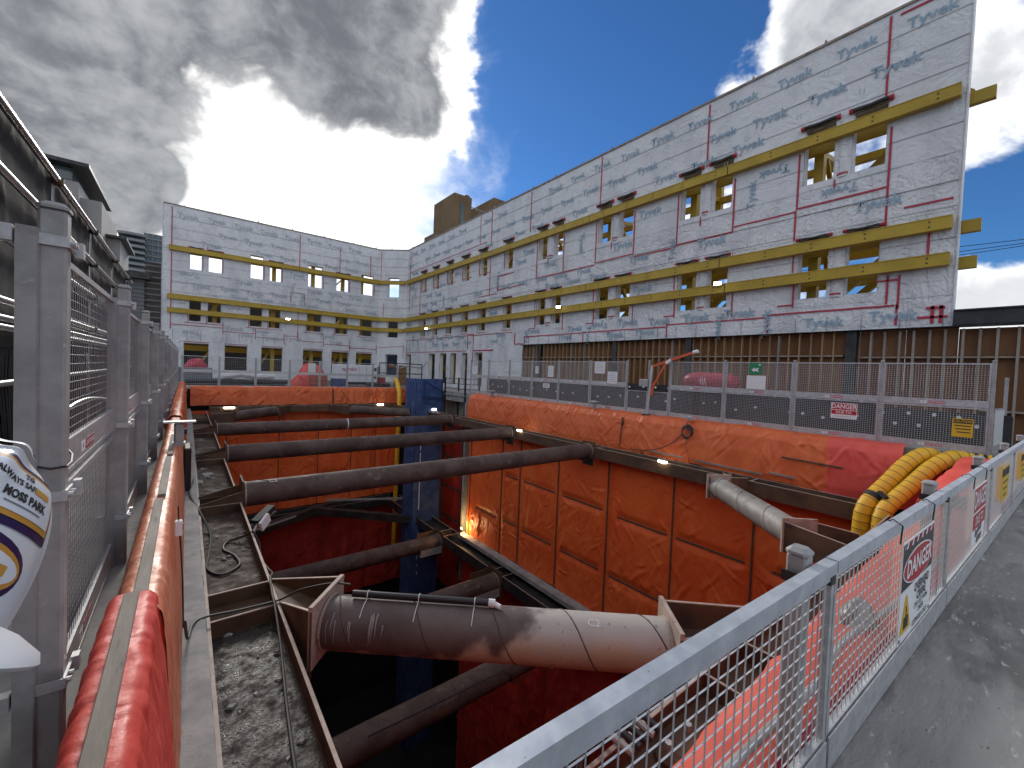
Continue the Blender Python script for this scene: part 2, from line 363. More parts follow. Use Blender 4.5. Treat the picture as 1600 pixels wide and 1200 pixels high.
M_BUILD2 = mat('far_tower_concrete', (0.20,0.21,0.215), (0.25,0.26,0.265), 0.8, 0, 0.2)
M_GLASS = mat('tower_glass', (0.05,0.075,0.08), (0.10,0.13,0.135), 0.12, 0.0, 0.3)
M_BROWNB = mat('tan_brick_tower', (0.14,0.088,0.04), (0.19,0.12,0.055), 0.85, 0, 0.4)
M_LOUV = mat('grey_ribbed_cladding', (0.13,0.135,0.14), (0.18,0.185,0.19), 0.6, 0.2, 0.6)
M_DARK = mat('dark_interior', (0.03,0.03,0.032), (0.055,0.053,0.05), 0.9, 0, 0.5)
M_REDB = mat('red_shrink_wrap', (0.32,0.012,0.03), (0.42,0.022,0.045), 0.4, 0, 2, 0.5, 8)
M_ORNG = mat('orange_davit_paint', (0.60,0.10,0.03), None, 0.45)
M_SKIN = mat('skin', (0.45,0.27,0.2), None, 0.5)
M_JACK = mat('navy_work_jacket', (0.02,0.024,0.035), (0.03,0.035,0.05), 0.85, 0, 6, 0.3, 20)
M_CLEAR = mat('clear_hose', (0.26,0.24,0.235), (0.38,0.36,0.35), 0.15, 0, 9, 0.3, 40)
M_WOODB = mat('brown_board', (0.20,0.11,0.05), (0.25,0.14,0.07), 0.8, 0, 2)

# house wrap: crinkled sheet, crease lines as bump
def wrap_mat(name, c1, c2, amt, sc_):
    m = bpy.data.materials.new(name); m.use_nodes = True; nt = m.node_tree; N = nt.nodes; L = nt.links; E.tree = nt
    b = N['Principled BSDF']; b.inputs['Roughness'].default_value = 0.5; b.inputs['Specular IOR Level'].default_value = 0.35
    g = N.new('ShaderNodeNewGeometry')
    def nz(stretch, sc, det, dist, loc=(0,0,0)):
        mp = N.new('ShaderNodeMapping'); mp.inputs['Scale'].default_value = stretch; mp.inputs['Location'].default_value = loc; L.new(g.outputs['Position'], mp.inputs[0])
        n = N.new('ShaderNodeTexNoise'); n.inputs['Scale'].default_value = sc; n.inputs['Detail'].default_value = det; n.inputs['Distortion'].default_value = dist; L.new(mp.outputs[0], n.inputs[0]); return E(n.outputs[0])
    def rdg(e): return 1.0-E.op('ABSOLUTE', (e-0.5)*4.0)
    v = rdg(nz((1,1,0.22), 2.4*sc_, 3, 0.6)); d1 = rdg(nz((1,0.75,0.9), 1.9*sc_, 3, 1.2, (3,1,7))); fine = nz((1,1,0.6), 9*sc_, 5, 0.4)
    hgt = v*0.55+d1*0.6+fine*0.5
    bn = N.new('ShaderNodeBump'); bn.inputs['Strength'].default_value = amt; bn.inputs['Distance'].default_value = 0.06; L.new(hgt.s, bn.inputs['Height']); L.new(bn.outputs[0], b.inputs['Normal'])
    dirt = smooth(nz((1,1,0.35), 1.1, 7, 0.3, (5,5,5)), 0.42, 0.72)
    L.new(cmix(dirt, c1, c2), b.inputs['Base Color'])
    return m
M_TYV = wrap_mat('white_house_wrap', (0.66,0.66,0.66), (0.56,0.56,0.57), 0.7, 1.0)
M_TYVW = wrap_mat('crinkled_house_wrap', (0.67,0.67,0.67), (0.54,0.54,0.55), 1.0, 1.35)

# near strut: dusty tan coat over the brown steel on its far half
def dusty_pipe():
    m = mat('dust_coated_pipe', (0.085,0.062,0.056), (0.125,0.098,0.09), 0.5, 0.1, 2.5, 0.1, 40, rough2=0.68)
    nt = m.node_tree; E.tree = nt; N = nt.nodes; L = nt.links
    b = N['Principled BSDF']; old = b.inputs['Base Color'].links[0].from_socket
    tc = N.new('ShaderNodeTexCoord'); sep = N.new('ShaderNodeSeparateXYZ'); L.new(tc.outputs['Object'], sep.inputs[0])
    n = N.new('ShaderNodeTexNoise'); n.inputs['Scale'].default_value = 2.2; n.inputs['Detail'].default_value = 8; L.new(tc.outputs['Object'], n.inputs[0])
    n2 = N.new('ShaderNodeTexNoise'); n2.inputs['Scale'].default_value = 16; n2.inputs['Detail'].default_value = 6; L.new(tc.outputs['Object'], n2.inputs[0])
    X, Yq = E(sep.outputs[0]), E(sep.outputs[2])
    dust = smooth(X*0.55+(E(n.outputs[0])-0.5)*1.5 - Yq*0.8, 0.95, 1.25)     # the coat starts near mid length
    low = smooth(Yq*-1.0+(E(n.outputs[0])-0.5)*0.35+(E(n2.outputs[0])-0.5)*0.2, 0.17, 0.24)   # and along the lower flank
    f = E.op('MAXIMUM', dust, low*0.75)
    f = f*smooth(E(n2.outputs[0]), 0.24, 0.36)
    pale = smooth(Yq+(E(n.outputs[0])-0.5)*0.5, -0.02, 0.2)
    coat = cmix(pale, (0.46,0.345,0.235), (0.40,0.365,0.335))
    L.new(cmix(f, old, coat), b.inputs['Base Color'])
    return m
M_DUSTY = dusty_pipe()

# text ---------------------------------------------------------------------------
_tc = {}
def text_mesh(s, size=1.0, bold=0.0, mat_=None, xs=1.0):
    k = (s, size, bold, mat_.name if mat_ else '', xs)
    if k in _tc: return _tc[k]
    cu = bpy.data.curves.new('lettering', 'FONT'); cu.body = s; cu.size = size; cu.offset = bold; cu.align_x = 'CENTER'; cu.align_y = 'CENTER'; cu.resolution_u = 2
    o = bpy.data.objects.new('lettering', cu); COL.objects.link(o)
    dg = bpy.context.evaluated_depsgraph_get(); me = bpy.data.meshes.new_from_object(o.evaluated_get(dg))
    bpy.data.objects.remove(o)
    if xs != 1: me.transform(Matrix.Diagonal((xs,1,1,1)))
    me.materials.clear()
    if mat_: me.materials.append(mat_)
    me.name = 'lettering'; _tc[k] = me; return me
def frame_mat(right, up, pos):
    right = Vector(right).normalized(); up = Vector(up); up = (up-right*up.dot(right)).normalized(); n = right.cross(up)
    mm = Matrix.Identity(4)
    for i in range(3): mm[i][0] = right[i]; mm[i][1] = up[i]; mm[i][2] = n[i]; mm[i][3] = pos[i]
    return mm
def place_text(s, size, mat_, right, up, pos, parent, bold=0.0, xs=1.0, name='lettering', roll=0.0):
    o = obj(name, text_mesh(s, size, bold, mat_, xs), parent)
    o.matrix_local = frame_mat(right, up, pos) @ Matrix.Rotation(roll, 4, 'Z'); return o
def quad_plate(parent, name, mat_, right, up, pos, w, h, t=0.004):
    b = MB().box(-w/2, w/2, -h/2, h/2, -t, 0)
    o = b.build(name, mat_, parent); o.matrix_local = frame_mat(right, up, pos); return o
def disc_plate(parent, name, mat_, right, up, pos, rx, ry, t=0.003, n=36):
    b = MB().prism([(rx*math.cos(2*PI*i/n), ry*math.sin(2*PI*i/n)) for i in range(n)], lambda a, c, d: (a, c, d), -t, 0)
    o = b.build(name, mat_, parent); o.matrix_local = frame_mat(right, up, pos); return o
def poly_plate(parent, name, mat_, right, up, pos, poly, t=0.003):
    o = MB().prism(poly, lambda a, c, d: (a, c, d), -t, 0).build(name, mat_, parent); o.matrix_local = frame_mat(right, up, pos); return o

def scribble(parent, name, mat_, right, up, pos, w, h, seed=0, n=16, r=0.004):
    """an unreadable chalk or pen mark: one thin zigzag line"""
    r2 = random.Random(seed); pts = [(-w/2+w*k/(n-1)+r2.uniform(-0.3,0.3)*w/n, r2.uniform(0.2,0.5)*h*(1 if k % 2 else -1), 0) for k in range(n)]
    o = MB().path(pts, r, 4).build(name, mat_, parent); o.matrix_local = frame_mat(right, up, pos); return o

# ================================================================== SETTING
# ground with the pit opening, one sheet of quads to the horizon
def ground():
    xs = [-600, -0.22, 14.80, 16.4, 600]; ys = [-600, 0.0, 23.0, 34.4, 900]
    b = MB()
    for i in range(4):
        for j in range(4):
            x0, x1, y0, y1 = xs[i], xs[i+1], ys[j], ys[j+1]
            if (i == 1 and j in (1, 2)) or (i == 2 and j == 2): continue
            b.add([(x0,y0,-0.02),(x1,y0,-0.02),(x1,y1,-0.02),(x0,y1,-0.02)], [(0,1,2,3)])
    return struct(b.build('ground', M_GROUND))
ground()
# deck the photographer stands on: a slightly uneven concrete sheet
u = np.linspace(-3, 34, 160); v = np.linspace(0, 1, 60)
U, V = np.meshgrid(u, v, indexing='ij'); V = -9+(9+0.70+0.06-0.055*U)*V
P = np.stack([U, V, 0.002+0.008*fbm(U*1.3, V*1.7, 3)+0.004*fbm(U*6, V*6, 8)], -1)
struct(obj('pavement', grid_mesh('pavement', P, M_DECK)))
# strip under the left-hand fence and the raised strip along the right-hand fence
struct(MB().box(-2.6, -0.24, 0.95, 34.4, -0.3, 0.0).build('path', M_CONC))
struct(MB().box(15.13, 19.4, 0.9, 45.4, -0.3, 0.33).build('terrace', M_CONC))
# pit shell
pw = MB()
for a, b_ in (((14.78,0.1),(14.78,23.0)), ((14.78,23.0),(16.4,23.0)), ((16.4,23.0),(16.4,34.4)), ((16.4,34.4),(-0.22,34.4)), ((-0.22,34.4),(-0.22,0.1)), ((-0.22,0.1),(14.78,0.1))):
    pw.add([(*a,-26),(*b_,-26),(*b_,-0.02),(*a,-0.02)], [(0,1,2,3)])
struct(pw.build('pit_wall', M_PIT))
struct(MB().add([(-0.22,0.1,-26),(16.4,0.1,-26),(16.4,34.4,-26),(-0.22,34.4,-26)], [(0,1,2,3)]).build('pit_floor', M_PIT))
# concrete ledge between the left tarp and the left waler
v = np.linspace(1.2, 34.3, 300); u = np.linspace(-0.2, 0.235, 9)
U, V = np.meshgrid(u, v, indexing='ij')
P = np.stack([U, V, -1.30+0.012*fbm(U*9, V*3, 5)], -1)
P[-1,:,2] -= 0.02; P[-1,:,0] += 0.008*fbm(V[-1]*5, V[-1]*0, 2)
struct(obj('concrete_ledge', grid_mesh('concrete_ledge', P, M_CONC)))

# ================================================================== WRAPPED FACADE
ROOF = 14.85
RX, LY = 19.0, 45.5
CA, CB = Vector((16.62, 45.5)), Vector((19.0, 43.3))
CD = (CB-CA); CL = CD.length; CD.normalize(); CN = Vector((-CD.y, CD.x))
if CN.y > 0: CN = -CN
def map_r(u, w, o): return (RX-o, u, w)
def map_l(u, w, o): return (u, LY-o, w)
def map_c(u, w, o): q = CA+CD*u+CN*o; return (q.x, q.y, w)
T0, T1, S0, S1 = 9.68, 11.84, 5.23, 7.55
R_TOP = [(5.02,6.02),(3.55,4.52),(10.18,11.16),(8.72,9.68),(15.42,16.36),(13.93,14.86),(20.76,21.62),(19.27,20.10),(24.5,25.5),(27.87,28.93),(30.55,31.6),(33.3,34.3),(36.0,37.06),(38.65,39.7)]
R_GR = [(41.8,43.0),(36.3,37.6),(34.05,35.35),(32.25,33.3),(30.35,31.3),(28.05,29.25)]
L_TOP = [(0.06,0.92),(1.36,2.36),(4.5,5.55),(6.05,7.07),(9.39,10.78),(12.1,13.4),(14.63,16.02)]
L_GR = [(-0.26,1.52),(2.65,4.42),(5.5,7.33),(9.09,11.0),(11.8,13.58),(14.3,16.1)]
HOL_R = [(a,b,T0,T1) for a,b in R_TOP]+[(a,b,S0,S1) for a,b in R_TOP]+[(a,b,0.6,3.45) for a,b in R_GR]
HOL_L = [(a,b,T0,T1 if a in (4.5, 9.39, 14.63) else 11.25) for a,b in L_TOP]+[(a,b,S0,7.22) for a,b in L_TOP]+[(a,b,1.05,3.35) for a,b in L_GR]
HOL_C = [(1.05,2.3,T0,T1),(1.05,2.3,S0,7.22),(1.0,2.35,0.9,3.38)]
def holed(u0, u1, w0, w1, holes, step, fpos):
    us = set(np.linspace(u0, u1, max(2, int(round((u1-u0)/step))+1)).round(4)) if step else {u0, u1}
    ws = set(np.linspace(w0, w1, max(2, int(round((w1-w0)/step))+1)).round(4)) if step else {w0, w1}
    hs = [h for h in holes if h[0] < u1 and h[1] > u0 and h[2] < w1 and h[3] > w0]
    for h in hs:
        us |= {min(max(h[0],u0),u1), min(max(h[1],u0),u1)}; ws |= {min(max(h[2],w0),w1), min(max(h[3],w0),w1)}
    us, ws = sorted(us), sorted(ws)
    idx = {}; b = MB()
    def vid(i, j):
        if (i,j) not in idx: idx[(i,j)] = len(b.v); b.v.append(fpos(us[i], ws[j]))
        return idx[(i,j)]
    for i in range(len(us)-1):
        for j in range(len(ws)-1):
            cu, cw = (us[i]+us[i+1])/2, (ws[j]+ws[j+1])/2
            if any(h[0] < cu < h[1] and h[2] < cw < h[3] for h in hs): continue
            b.f.append((vid(i,j), vid(i+1,j), vid(i+1,j+1), vid(i,j+1)))
    return b
def loose(bm):
    par = list(range(len(bm.v)))
    def fd(i):
        while par[i] != i: par[i] = par[par[i]]; i = par[i]
        return i
    for q in bm.f:
        for k in q[1:]: par[fd(k)] = fd(q[0])
    gr = {}
    for q in bm.f: gr.setdefault(fd(q[0]), []).append(q)
    out = []
    for fs in gr.values():
        b = MB(); ix = {}
        for q in fs:
            for k in q:
                if k not in ix: ix[k] = len(b.v); b.v.append(bm.v[k])
            b.f.append(tuple(ix[k] for k in q))
        out.append(b)
    return out
def facade(name, label, mapf, u0, u1, base, holes, splits, seed):
    root = thing(name, label, 'facade')
    rows = [ROOF-0.9*k for k in range(0, 13)]+[3.9, 3.0, 2.1, 1.2, 0.3]
    rows = sorted(set(r for r in rows if r > 3.95))[::-1]+[3.92, 2.95, 2.0, 1.05, 0.33]
    for k in range(len(rows)-1):
        zt, zb = rows[k], rows[k+1]
        lowz = zb < 8.9
        cuts = [u0]+[s+(rnd.uniform(-0.6,0.6) if lowz else 0) for s in splits]+[u1]
        if lowz:   # the lower walls are patched from many smaller pieces
            cuts = [u0]; x = u0
            while x < u1-3.2: x += rnd.uniform(1.7, 3.6); cuts.append(x)
            cuts.append(u1)
        for a, b in zip(cuts[:-1], cuts[1:]):
            a2, b2 = a, b
            if zb < 3.9 and base is not None:
                if b <= base: continue
                a2 = max(a, base)
            q = rnd.uniform(0, 0.004); am = 0.010 if not lowz else 0.022
            if zb < 5.2: am = 0.03
            def fp(uu, ww):
                t = (zt-ww)/(zt-zb)
                n = float(fbm(np.float64(uu*1.1), np.float64(ww*1.6), seed)*1.0+ridge(np.float64(uu*1.5+ww*0.6), np.float64(ww*0.7), seed+4)*0.5)
                return mapf(uu, ww, 0.012+q+0.012*t+am*n)
            bm = holed(a2, b2, zb-0.02, zt, holes, 0.22 if am > 0.012 else 0.3, fp)
            for piece in loose(bm): piece.build('wrap_sheet', M_TYVW if lowz else M_TYV, root, smooth=True)
    back = holed(u0, u1, 3.92 if base else 0.33, ROOF, holes, None, lambda uu, ww: mapf(uu, ww, -0.36))
    back.build('back_boarding', M_PLY, root)
    if base is not None and base < u1: holed(base, u1, 0.33, 3.92, holes, None, lambda uu, ww: mapf(uu, ww, -0.36)).build('back_boarding', M_PLY, root)
    for (a, b, c, d) in holes:
        m_ = MB(); 
        for (aa, bb, cc, dd) in ((a,a+0.03,c,d),(b-0.03,b,c,d),(a+0.03,b-0.03,c,c+0.03)):
            m_.hexa([mapf(aa,cc,0.0),mapf(bb,cc,0.0),mapf(bb,cc,-0.36),mapf(aa,cc,-0.36),mapf(aa,dd,0.0),mapf(bb,dd,0.0),mapf(bb,dd,-0.36),mapf(aa,dd,-0.36)])
        o = m_.build('window_lining', M_TYVW, root)
        MB().hexa([mapf(a+0.03,d-0.06,-0.02),mapf(b-0.03,d-0.06,-0.02),mapf(b-0.03,d-0.06,-0.36),mapf(a+0.03,d-0.06,-0.36),mapf(a+0.03,d,-0.02),mapf(b-0.03,d,-0.02),mapf(b-0.03,d,-0.36),mapf(a+0.03,d,-0.36)]).build('lintel_board', M_STUDG, o)
    # coping and little parapet stubs
    MB().hexa([mapf(u0,ROOF,0.07),mapf(u1,ROOF,0.07),mapf(u1,ROOF,-0.42),mapf(u0,ROOF,-0.42),mapf(u0,ROOF+0.09,0.07),mapf(u1,ROOF+0.09,0.07),mapf(u1,ROOF+0.09,-0.42),mapf(u0,ROOF+0.09,-0.42)]).build('coping', M_STUDG, root)
    x = u0+1.3
    while x < u1-0.5:
        MB().hexa([mapf(x,ROOF+0.09,-0.05),mapf(x+0.09,ROOF+0.09,-0.05),mapf(x+0.09,ROOF+0.09,-0.2),mapf(x,ROOF+0.09,-0.2),mapf(x,ROOF+0.28,-0.05),mapf(x+0.05,ROOF+0.28,-0.05),mapf(x+0.05,ROOF+0.28,-0.16),mapf(x,ROOF+0.24,-0.16)]).build('parapet_stub', M_STUDG, root)
        x += rnd.uniform(2.2, 3.0)
    return root
def tape(root, mapf, u0, w0, u1, w1, wd=0.065):
    d = wd/2; e = 0.05
    if abs(u1-u0) > abs(w1-w0): q = [(u0,w0-d),(u1,w1-d),(u1,w1+d),(u0,w0+d)]
    else: q = [(u0-d,w0),(u0+d,w0),(u1+d,w1),(u1-d,w1)]
    lo_ = [mapf(a,b,0.0) for a,b in q]; hi_ = [mapf(a,b,e) for a,b in q]
    return MB().hexa(lo_+hi_).build('red_tape', M_TAPE, root)
def seam(root, mapf, u, w0, w1, wd=0.022):
    q = [(u-wd/2,w0),(u+wd/2,w0),(u+wd/2,w1),(u-wd/2,w1)]
    MB().hexa([mapf(a,b,0.0) for a,b in q]+[mapf(a,b,0.047) for a,b in q]).build('seam_strip', M_SEAM, root)
def hline(root, mapf, u0, u1, z, holes, wd=0.013):
    hs = sorted((h[0]-0.02, h[1]+0.02) for h in holes if h[2]-0.1 < z < h[3]+0.1); x = u0
    for a, b in hs+[(u1, u1)]:
        if a-x > 0.3:
            MB().hexa([mapf(p,q,0.0) for p,q in ((x,z-wd/2),(a,z-wd/2),(a,z+wd/2),(x,z+wd/2))]+[mapf(p,q,0.036 if z > 8.9 else 0.05) for p,q in ((x,z-wd/2),(a,z-wd/2),(a,z+wd/2),(x,z+wd/2))]).build('lap_line', M_LAP, root)
        x = max(x, b)
M_LAP = mat('lap_shadow_grey', (0.30,0.31,0.33), (0.42,0.43,0.45), 0.6, 0, 1.5)
def inhole(u, w, holes, pu=0.75, pw=0.22):
    return any(h[0]-pu < u < h[1]+pu and h[2]-pw < w < h[3]+pw for h in holes)
BEAM_Z = [(11.06,11.46),(6.99,7.40),(5.84,6.24)]
def inbeam(w, p=0.2): return any(a-p < w < b+p for a, b in BEAM_Z)
def prints(root, mapf, right, u0, u1, holes, ink, pitch=1.95, size=0.52):
    rows = [14.15, 13.0, 12.05, 10.6, 9.95, 9.2, 8.35, 7.75, 6.6, 4.85, 4.3]
    for k, w in enumerate(rows):
        u = u0+0.9+(k*0.83) % pitch
        while u < u1-0.6:
            ww = w+rnd.uniform(-0.07, 0.07)
            if not inhole(u, ww, holes) and not inbeam(ww, 0.22) and rnd.random() < (0.93 if w > 11.5 else 0.72):
                roll = 0.0; s_ = size*rnd.uniform(0.92, 1.05)
                if w < 11 and rnd.random() < 0.33: roll = rnd.choice([PI/2, -PI/2, PI]); s_ *= 0.95
                if not (roll and abs(math.cos(roll)) < 0.5 and (inbeam(ww, 0.85) or inhole(u, ww, holes, 0.3, 0.8))):
                    place_text('Tyvek', s_, ink, right, (0,0,1), mapf(u, ww, 0.055 if w > 8.9 else 0.075), root, bold=0.008, name='printed_word', roll=roll)
            if w > 11.9 and rnd.random() < 0.75:   # small faint house mark between the words
                place_text('[ ]', 0.2, M_PRINTF, right, (0,0,1), mapf(u+pitch*0.45, ww-0.42, 0.05), root, name='printed_mark')
            u += pitch

FR = facade('wrapped_facade', 'long retained facade in white house wrap along the right side of the pit', map_r, 1.72, 43.36, 22.95, HOL_R, [3.65, 9.95, 16.3, 22.6, 27.4, 35.2], 11)
FL = facade('wrapped_facade', 'shorter white wrapped facade facing the camera at the far end, left of the corner', map_l, -1.72, 16.66, -1.72, HOL_L, [-1.2, 8.6, 12.4], 23)
FC = facade('wrapped_facade', 'narrow angled white wrapped wall joining the two facades at the corner', map_c, -0.04, CL+0.06, -0.04, HOL_C, [], 31)
for z_ in (13.95, 13.05, 12.15, 10.35, 9.45, 8.55, 7.75, 6.75): 
    hline(FR, map_r, 1.75, 43.2, z_, HOL_R); hline(FL, map_l, -1.1, 16.6, z_-0.08, HOL_L); hline(FC, map_c, 0.0, CL, z_-0.04, HOL_C)
prints(FR, map_r, (0,-1,0), 1.72, 43.2, HOL_R, M_PRINT)
prints(FL, map_l, (1,0,0), -1.0, 16.6, HOL_L, M_PRINTL, pitch=2.0, size=0.58)
# end return of the left wing
MB().box(-1.76, -1.73, LY-0.05, LY+0.36, 0.33, ROOF).build('end_return', M_TYV, FL)
MB().box(RX-0.05, RX+0.36, 1.68, 1.715, 3.92, ROOF).build('end_return', M_TYV, FR)
# tapes on the long wing
for u in (3.65, 9.95, 16.3, 22.6, 27.4): tape(FR, map_r, u, 11.9, u, 14.75)
tape(FR, map_r, 29.0, 12.5, 29.0, 14.7, 0.04); tape(FR, map_r, 42.6, 8.2, 42.6, 14.6, 0.05)
tape(FR, map_r, 2.0, 14.66, 3.4, 14.66)
pairs = [(3.5,6.07),(8.67,11.2),(13.88,16.4),(19.22,21.66)]
zs = [8.86, 8.55, 8.62, 8.5]
for (a, b), zz in zip(pairs, zs):
    tape(FR, map_r, b+0.1, 11.0, b+0.1, zz-0.03); tape(FR, map_r, a-0.05, 10.9, a-0.05, zz-0.03 if a > 4 else 7.5)
    tape(FR, map_r, a-0.02, zz, b+0.07, zz); tape(FR, map_r, b+0.12, S1-0.05, b+0.12, 6.35, 0.05)
    tape(FR, map_r, (a+b)/2+0.2, 9.62, (a+b)/2+0.2, 9.2, 0.05); tape(FR, map_r, b+0.05, 5.9, b+0.05, 4.95, 0.06); tape(FR, map_r, a-0.2, 5.8, a-0.2, 4.8, 0.06)
    tape(FR, map_r, b+0.05, 5.05, b+0.6, 5.05, 0.06)
for k in range(3): tape(FR, map_r, pairs[k][1]+0.15, [8.75,8.45,8.5][k], pairs[k+1][0]-0.1, [8.75,8.45,8.5][k])
tape(FR, map_r, 6.2, 8.8, 6.2, 7.62); tape(FR, map_r, 1.85, 8.0, 3.0, 8.0); tape(FR, map_r, 2.35, 7.0, 2.35, 6.3)
tape(FR, map_r, 3.0, 5.75, 3.0, 4.6); tape(FR, map_r, 3.05, 5.6, 3.6, 5.6)
for i, (a, b) in enumerate([(3.05,7.0),(7.0,11.6),(11.6,17.2),(17.2,22.8)]):
    zz = [4.72, 4.62, 4.52, 4.5][i]; tape(FR, map_r, a+0.03, zz, b, zz); tape(FR, map_r, b, zz+0.06, b, 3.98, 0.06)
tape(FR, map_r, 3.02, 4.75, 3.02, 4.05)
for (a, b) in ((2.15,4.05),(1.95,4.05)): tape(FR, map_r, a, b, a, 4.62, 0.09)
tape(FR, map_r, 1.87, 4.55, 2.3, 4.55, 0.09); tape(FR, map_r, 1.8, 4.25, 2.5, 4.25, 0.08)
u = 1.9
while u < 22.9: seam(FR, map_r, u, 3.94, 4.48); u += 1.02
tape(FR, map_r, 22.95, 4.0, 23.9, 4.0); tape(FR, map_r, 23.9, 4.0, 23.9, 4.85); tape(FR, map_r, 26.6, 3.62, 29.4, 3.62, 0.1)
tape(FR, map_r, 29.5, 2.6, 29.5, 5.0, 0.07); tape(FR, map_r, 29.5, 5.0, 30.4, 5.0); tape(FR, map_r, 30.4, 5.0, 30.4, 3.8, 0.08)
tape(FR, map_r, 30.6, 3.62, 42.8, 3.62, 0.05); tape(FR, map_r, 24.3, 4.9, 42.8, 4.95, 0.05); tape(FR, map_r, 42.9, 3.3, 42.9, 5.0, 0.05)
tape(FR, map_r, 23.0, 8.3, 26.2, 8.3); tape(FR, map_r, 26.3, 9.4, 26.3, 8.2); tape(FR, map_r, 26.3, 9.35, 24.3, 9.35); tape(FR, map_r, 28.9, 8.05, 26.4, 8.05, 0.05)
tape(FR, map_r, 27.4, 11.0, 27.4, 8.0, 0.05); tape(FR, map_r, 40.0, 11.0, 40.0, 6.3, 0.05); tape(FR, map_r, 28.0, 12.4, 42.8, 12.3, 0.05)
for a, b in R_TOP[8:]:
    tape(FR, map_r, b+0.05, 11.0, b+0.05, 9.9, 0.05); tape(FR, map_r, b+0.05, 9.9, a-0.5, 9.9, 0.045) if a > 27 else None
    tape(FR, map_r, a-0.08, 6.9, a-0.08, 6.3, 0.05); tape(FR, map_r, b+0.15, 5.1, a-0.15, 5.1, 0.05)
# tapes on the short wing
tape(FL, map_l, -1.15, 4.5, -1.15, 14.7); tape(FL, map_l, 8.6, 11.5, 8.6, 14.6); tape(FL, map_l, 8.58, 7.45, 8.58, 4.6, 0.05); tape(FL, map_l, 12.4, 11.6, 12.4, 14.2, 0.05); tape(FL, map_l, 15.6, 11.6, 15.6, 14.0, 0.05)
x = -1.1
for x1, z_ in ((2.5,4.85),(5.0,4.55),(7.4,4.25),(8.6,4.6),(11.0,4.2),(13.6,4.05),(16.5,3.85)):
    tape(FL, map_l, x, z_, x1, z_, 0.05); tape(FL, map_l, x1, z_+0.5, x1, z_-0.5, 0.05); x = x1
for a, b in L_TOP:
    tape(FL, map_l, b+0.05, 10.9, b+0.05, 9.7, 0.05); tape(FL, map_l, a-0.05, 5.75, a-0.05, 5.1, 0.05); tape(FL, map_l, a-0.3, 5.1, b+0.2, 5.1, 0.05)
for a, b in L_GR: tape(FL, map_l, a, 3.45, b, 3.45, 0.05)
tape(FL, map_l, 7.9, 8.9, 9.1, 8.9, 0.05); tape(FL, map_l, 7.9, 8.9, 7.9, 7.9, 0.05); tape(FL, map_l, 9.1, 8.9, 9.1, 7.9, 0.05)
x = -1.0
while x < 8: seam(FL, map_l, x, 3.6, 4.4); x += 0.95
tape(FC, map_c, 0.2, 11.6, 0.2, 14.6, 0.05); tape(FC, map_c, 0.6, 9.0, 0.6, 7.5, 0.05); tape(FC, map_c, 3.0, 4.4, 3.0, 3.0, 0.05); tape(FC, map_c, 0.2, 4.1, 3.0, 4.3, 0.05)
# rolled membrane flaps over the top-row openings and their red ends
def roll(root, mapf, a, b, w, r=0.075):
    p = [Vector(mapf(a+(b-a)*t, w+0.015*math.sin(t*9), 0.10)) for t in np.linspace(0,1,7)]
    o = MB().path(p, r, 10).build('rolled_flap', M_DKST, root, True)
    for k in (0, -1):
        q = Vector(p[k]); dd = (Vector(p[-1])-Vector(p[0])).normalized()*0.07*(1 if k == 0 else -1)
        MB().tube(q-dd*0.6, q+dd, r+0.02, 8).build('red_tape', M_TAPE, o)
for a, b in R_TOP: roll(FR, map_r, a-0.08, b+0.08, T1+0.07)
for a, b in R_TOP: roll(FR, map_r, a-0.05, b+0.05, S1+0.03, 0.045)
for a, b in L_TOP: 
    if a not in (4.5, 9.39, 14.63): roll(FL, map_l, a-0.06, b+0.06, 11.53, 0.085)
# white wrapped pier caps: half-round mullion piers between paired windows
for (a1, b1), (a2, b2) in zip(R_TOP[0:8:2], R_TOP[1:8:2]):
    for z0, z1 in ((T0, T1-0.1), (S0, S1-0.1)):
        MB().tube((RX+0.17, (b2+a1)/2, z0-0.02), (RX+0.17, (b2+a1)/2, z1), (a1-b2)/2*0.98, 14).build('wrapped_pier', M_TYVW, FR, True)
        MB().tube((RX+0.17, (b2+a1)/2, z0+0.06), (RX+0.17, (b2+a1)/2, z0+0.13), (a1-b2)/2+0.012, 14).build('red_tape', M_TAPE, FR)

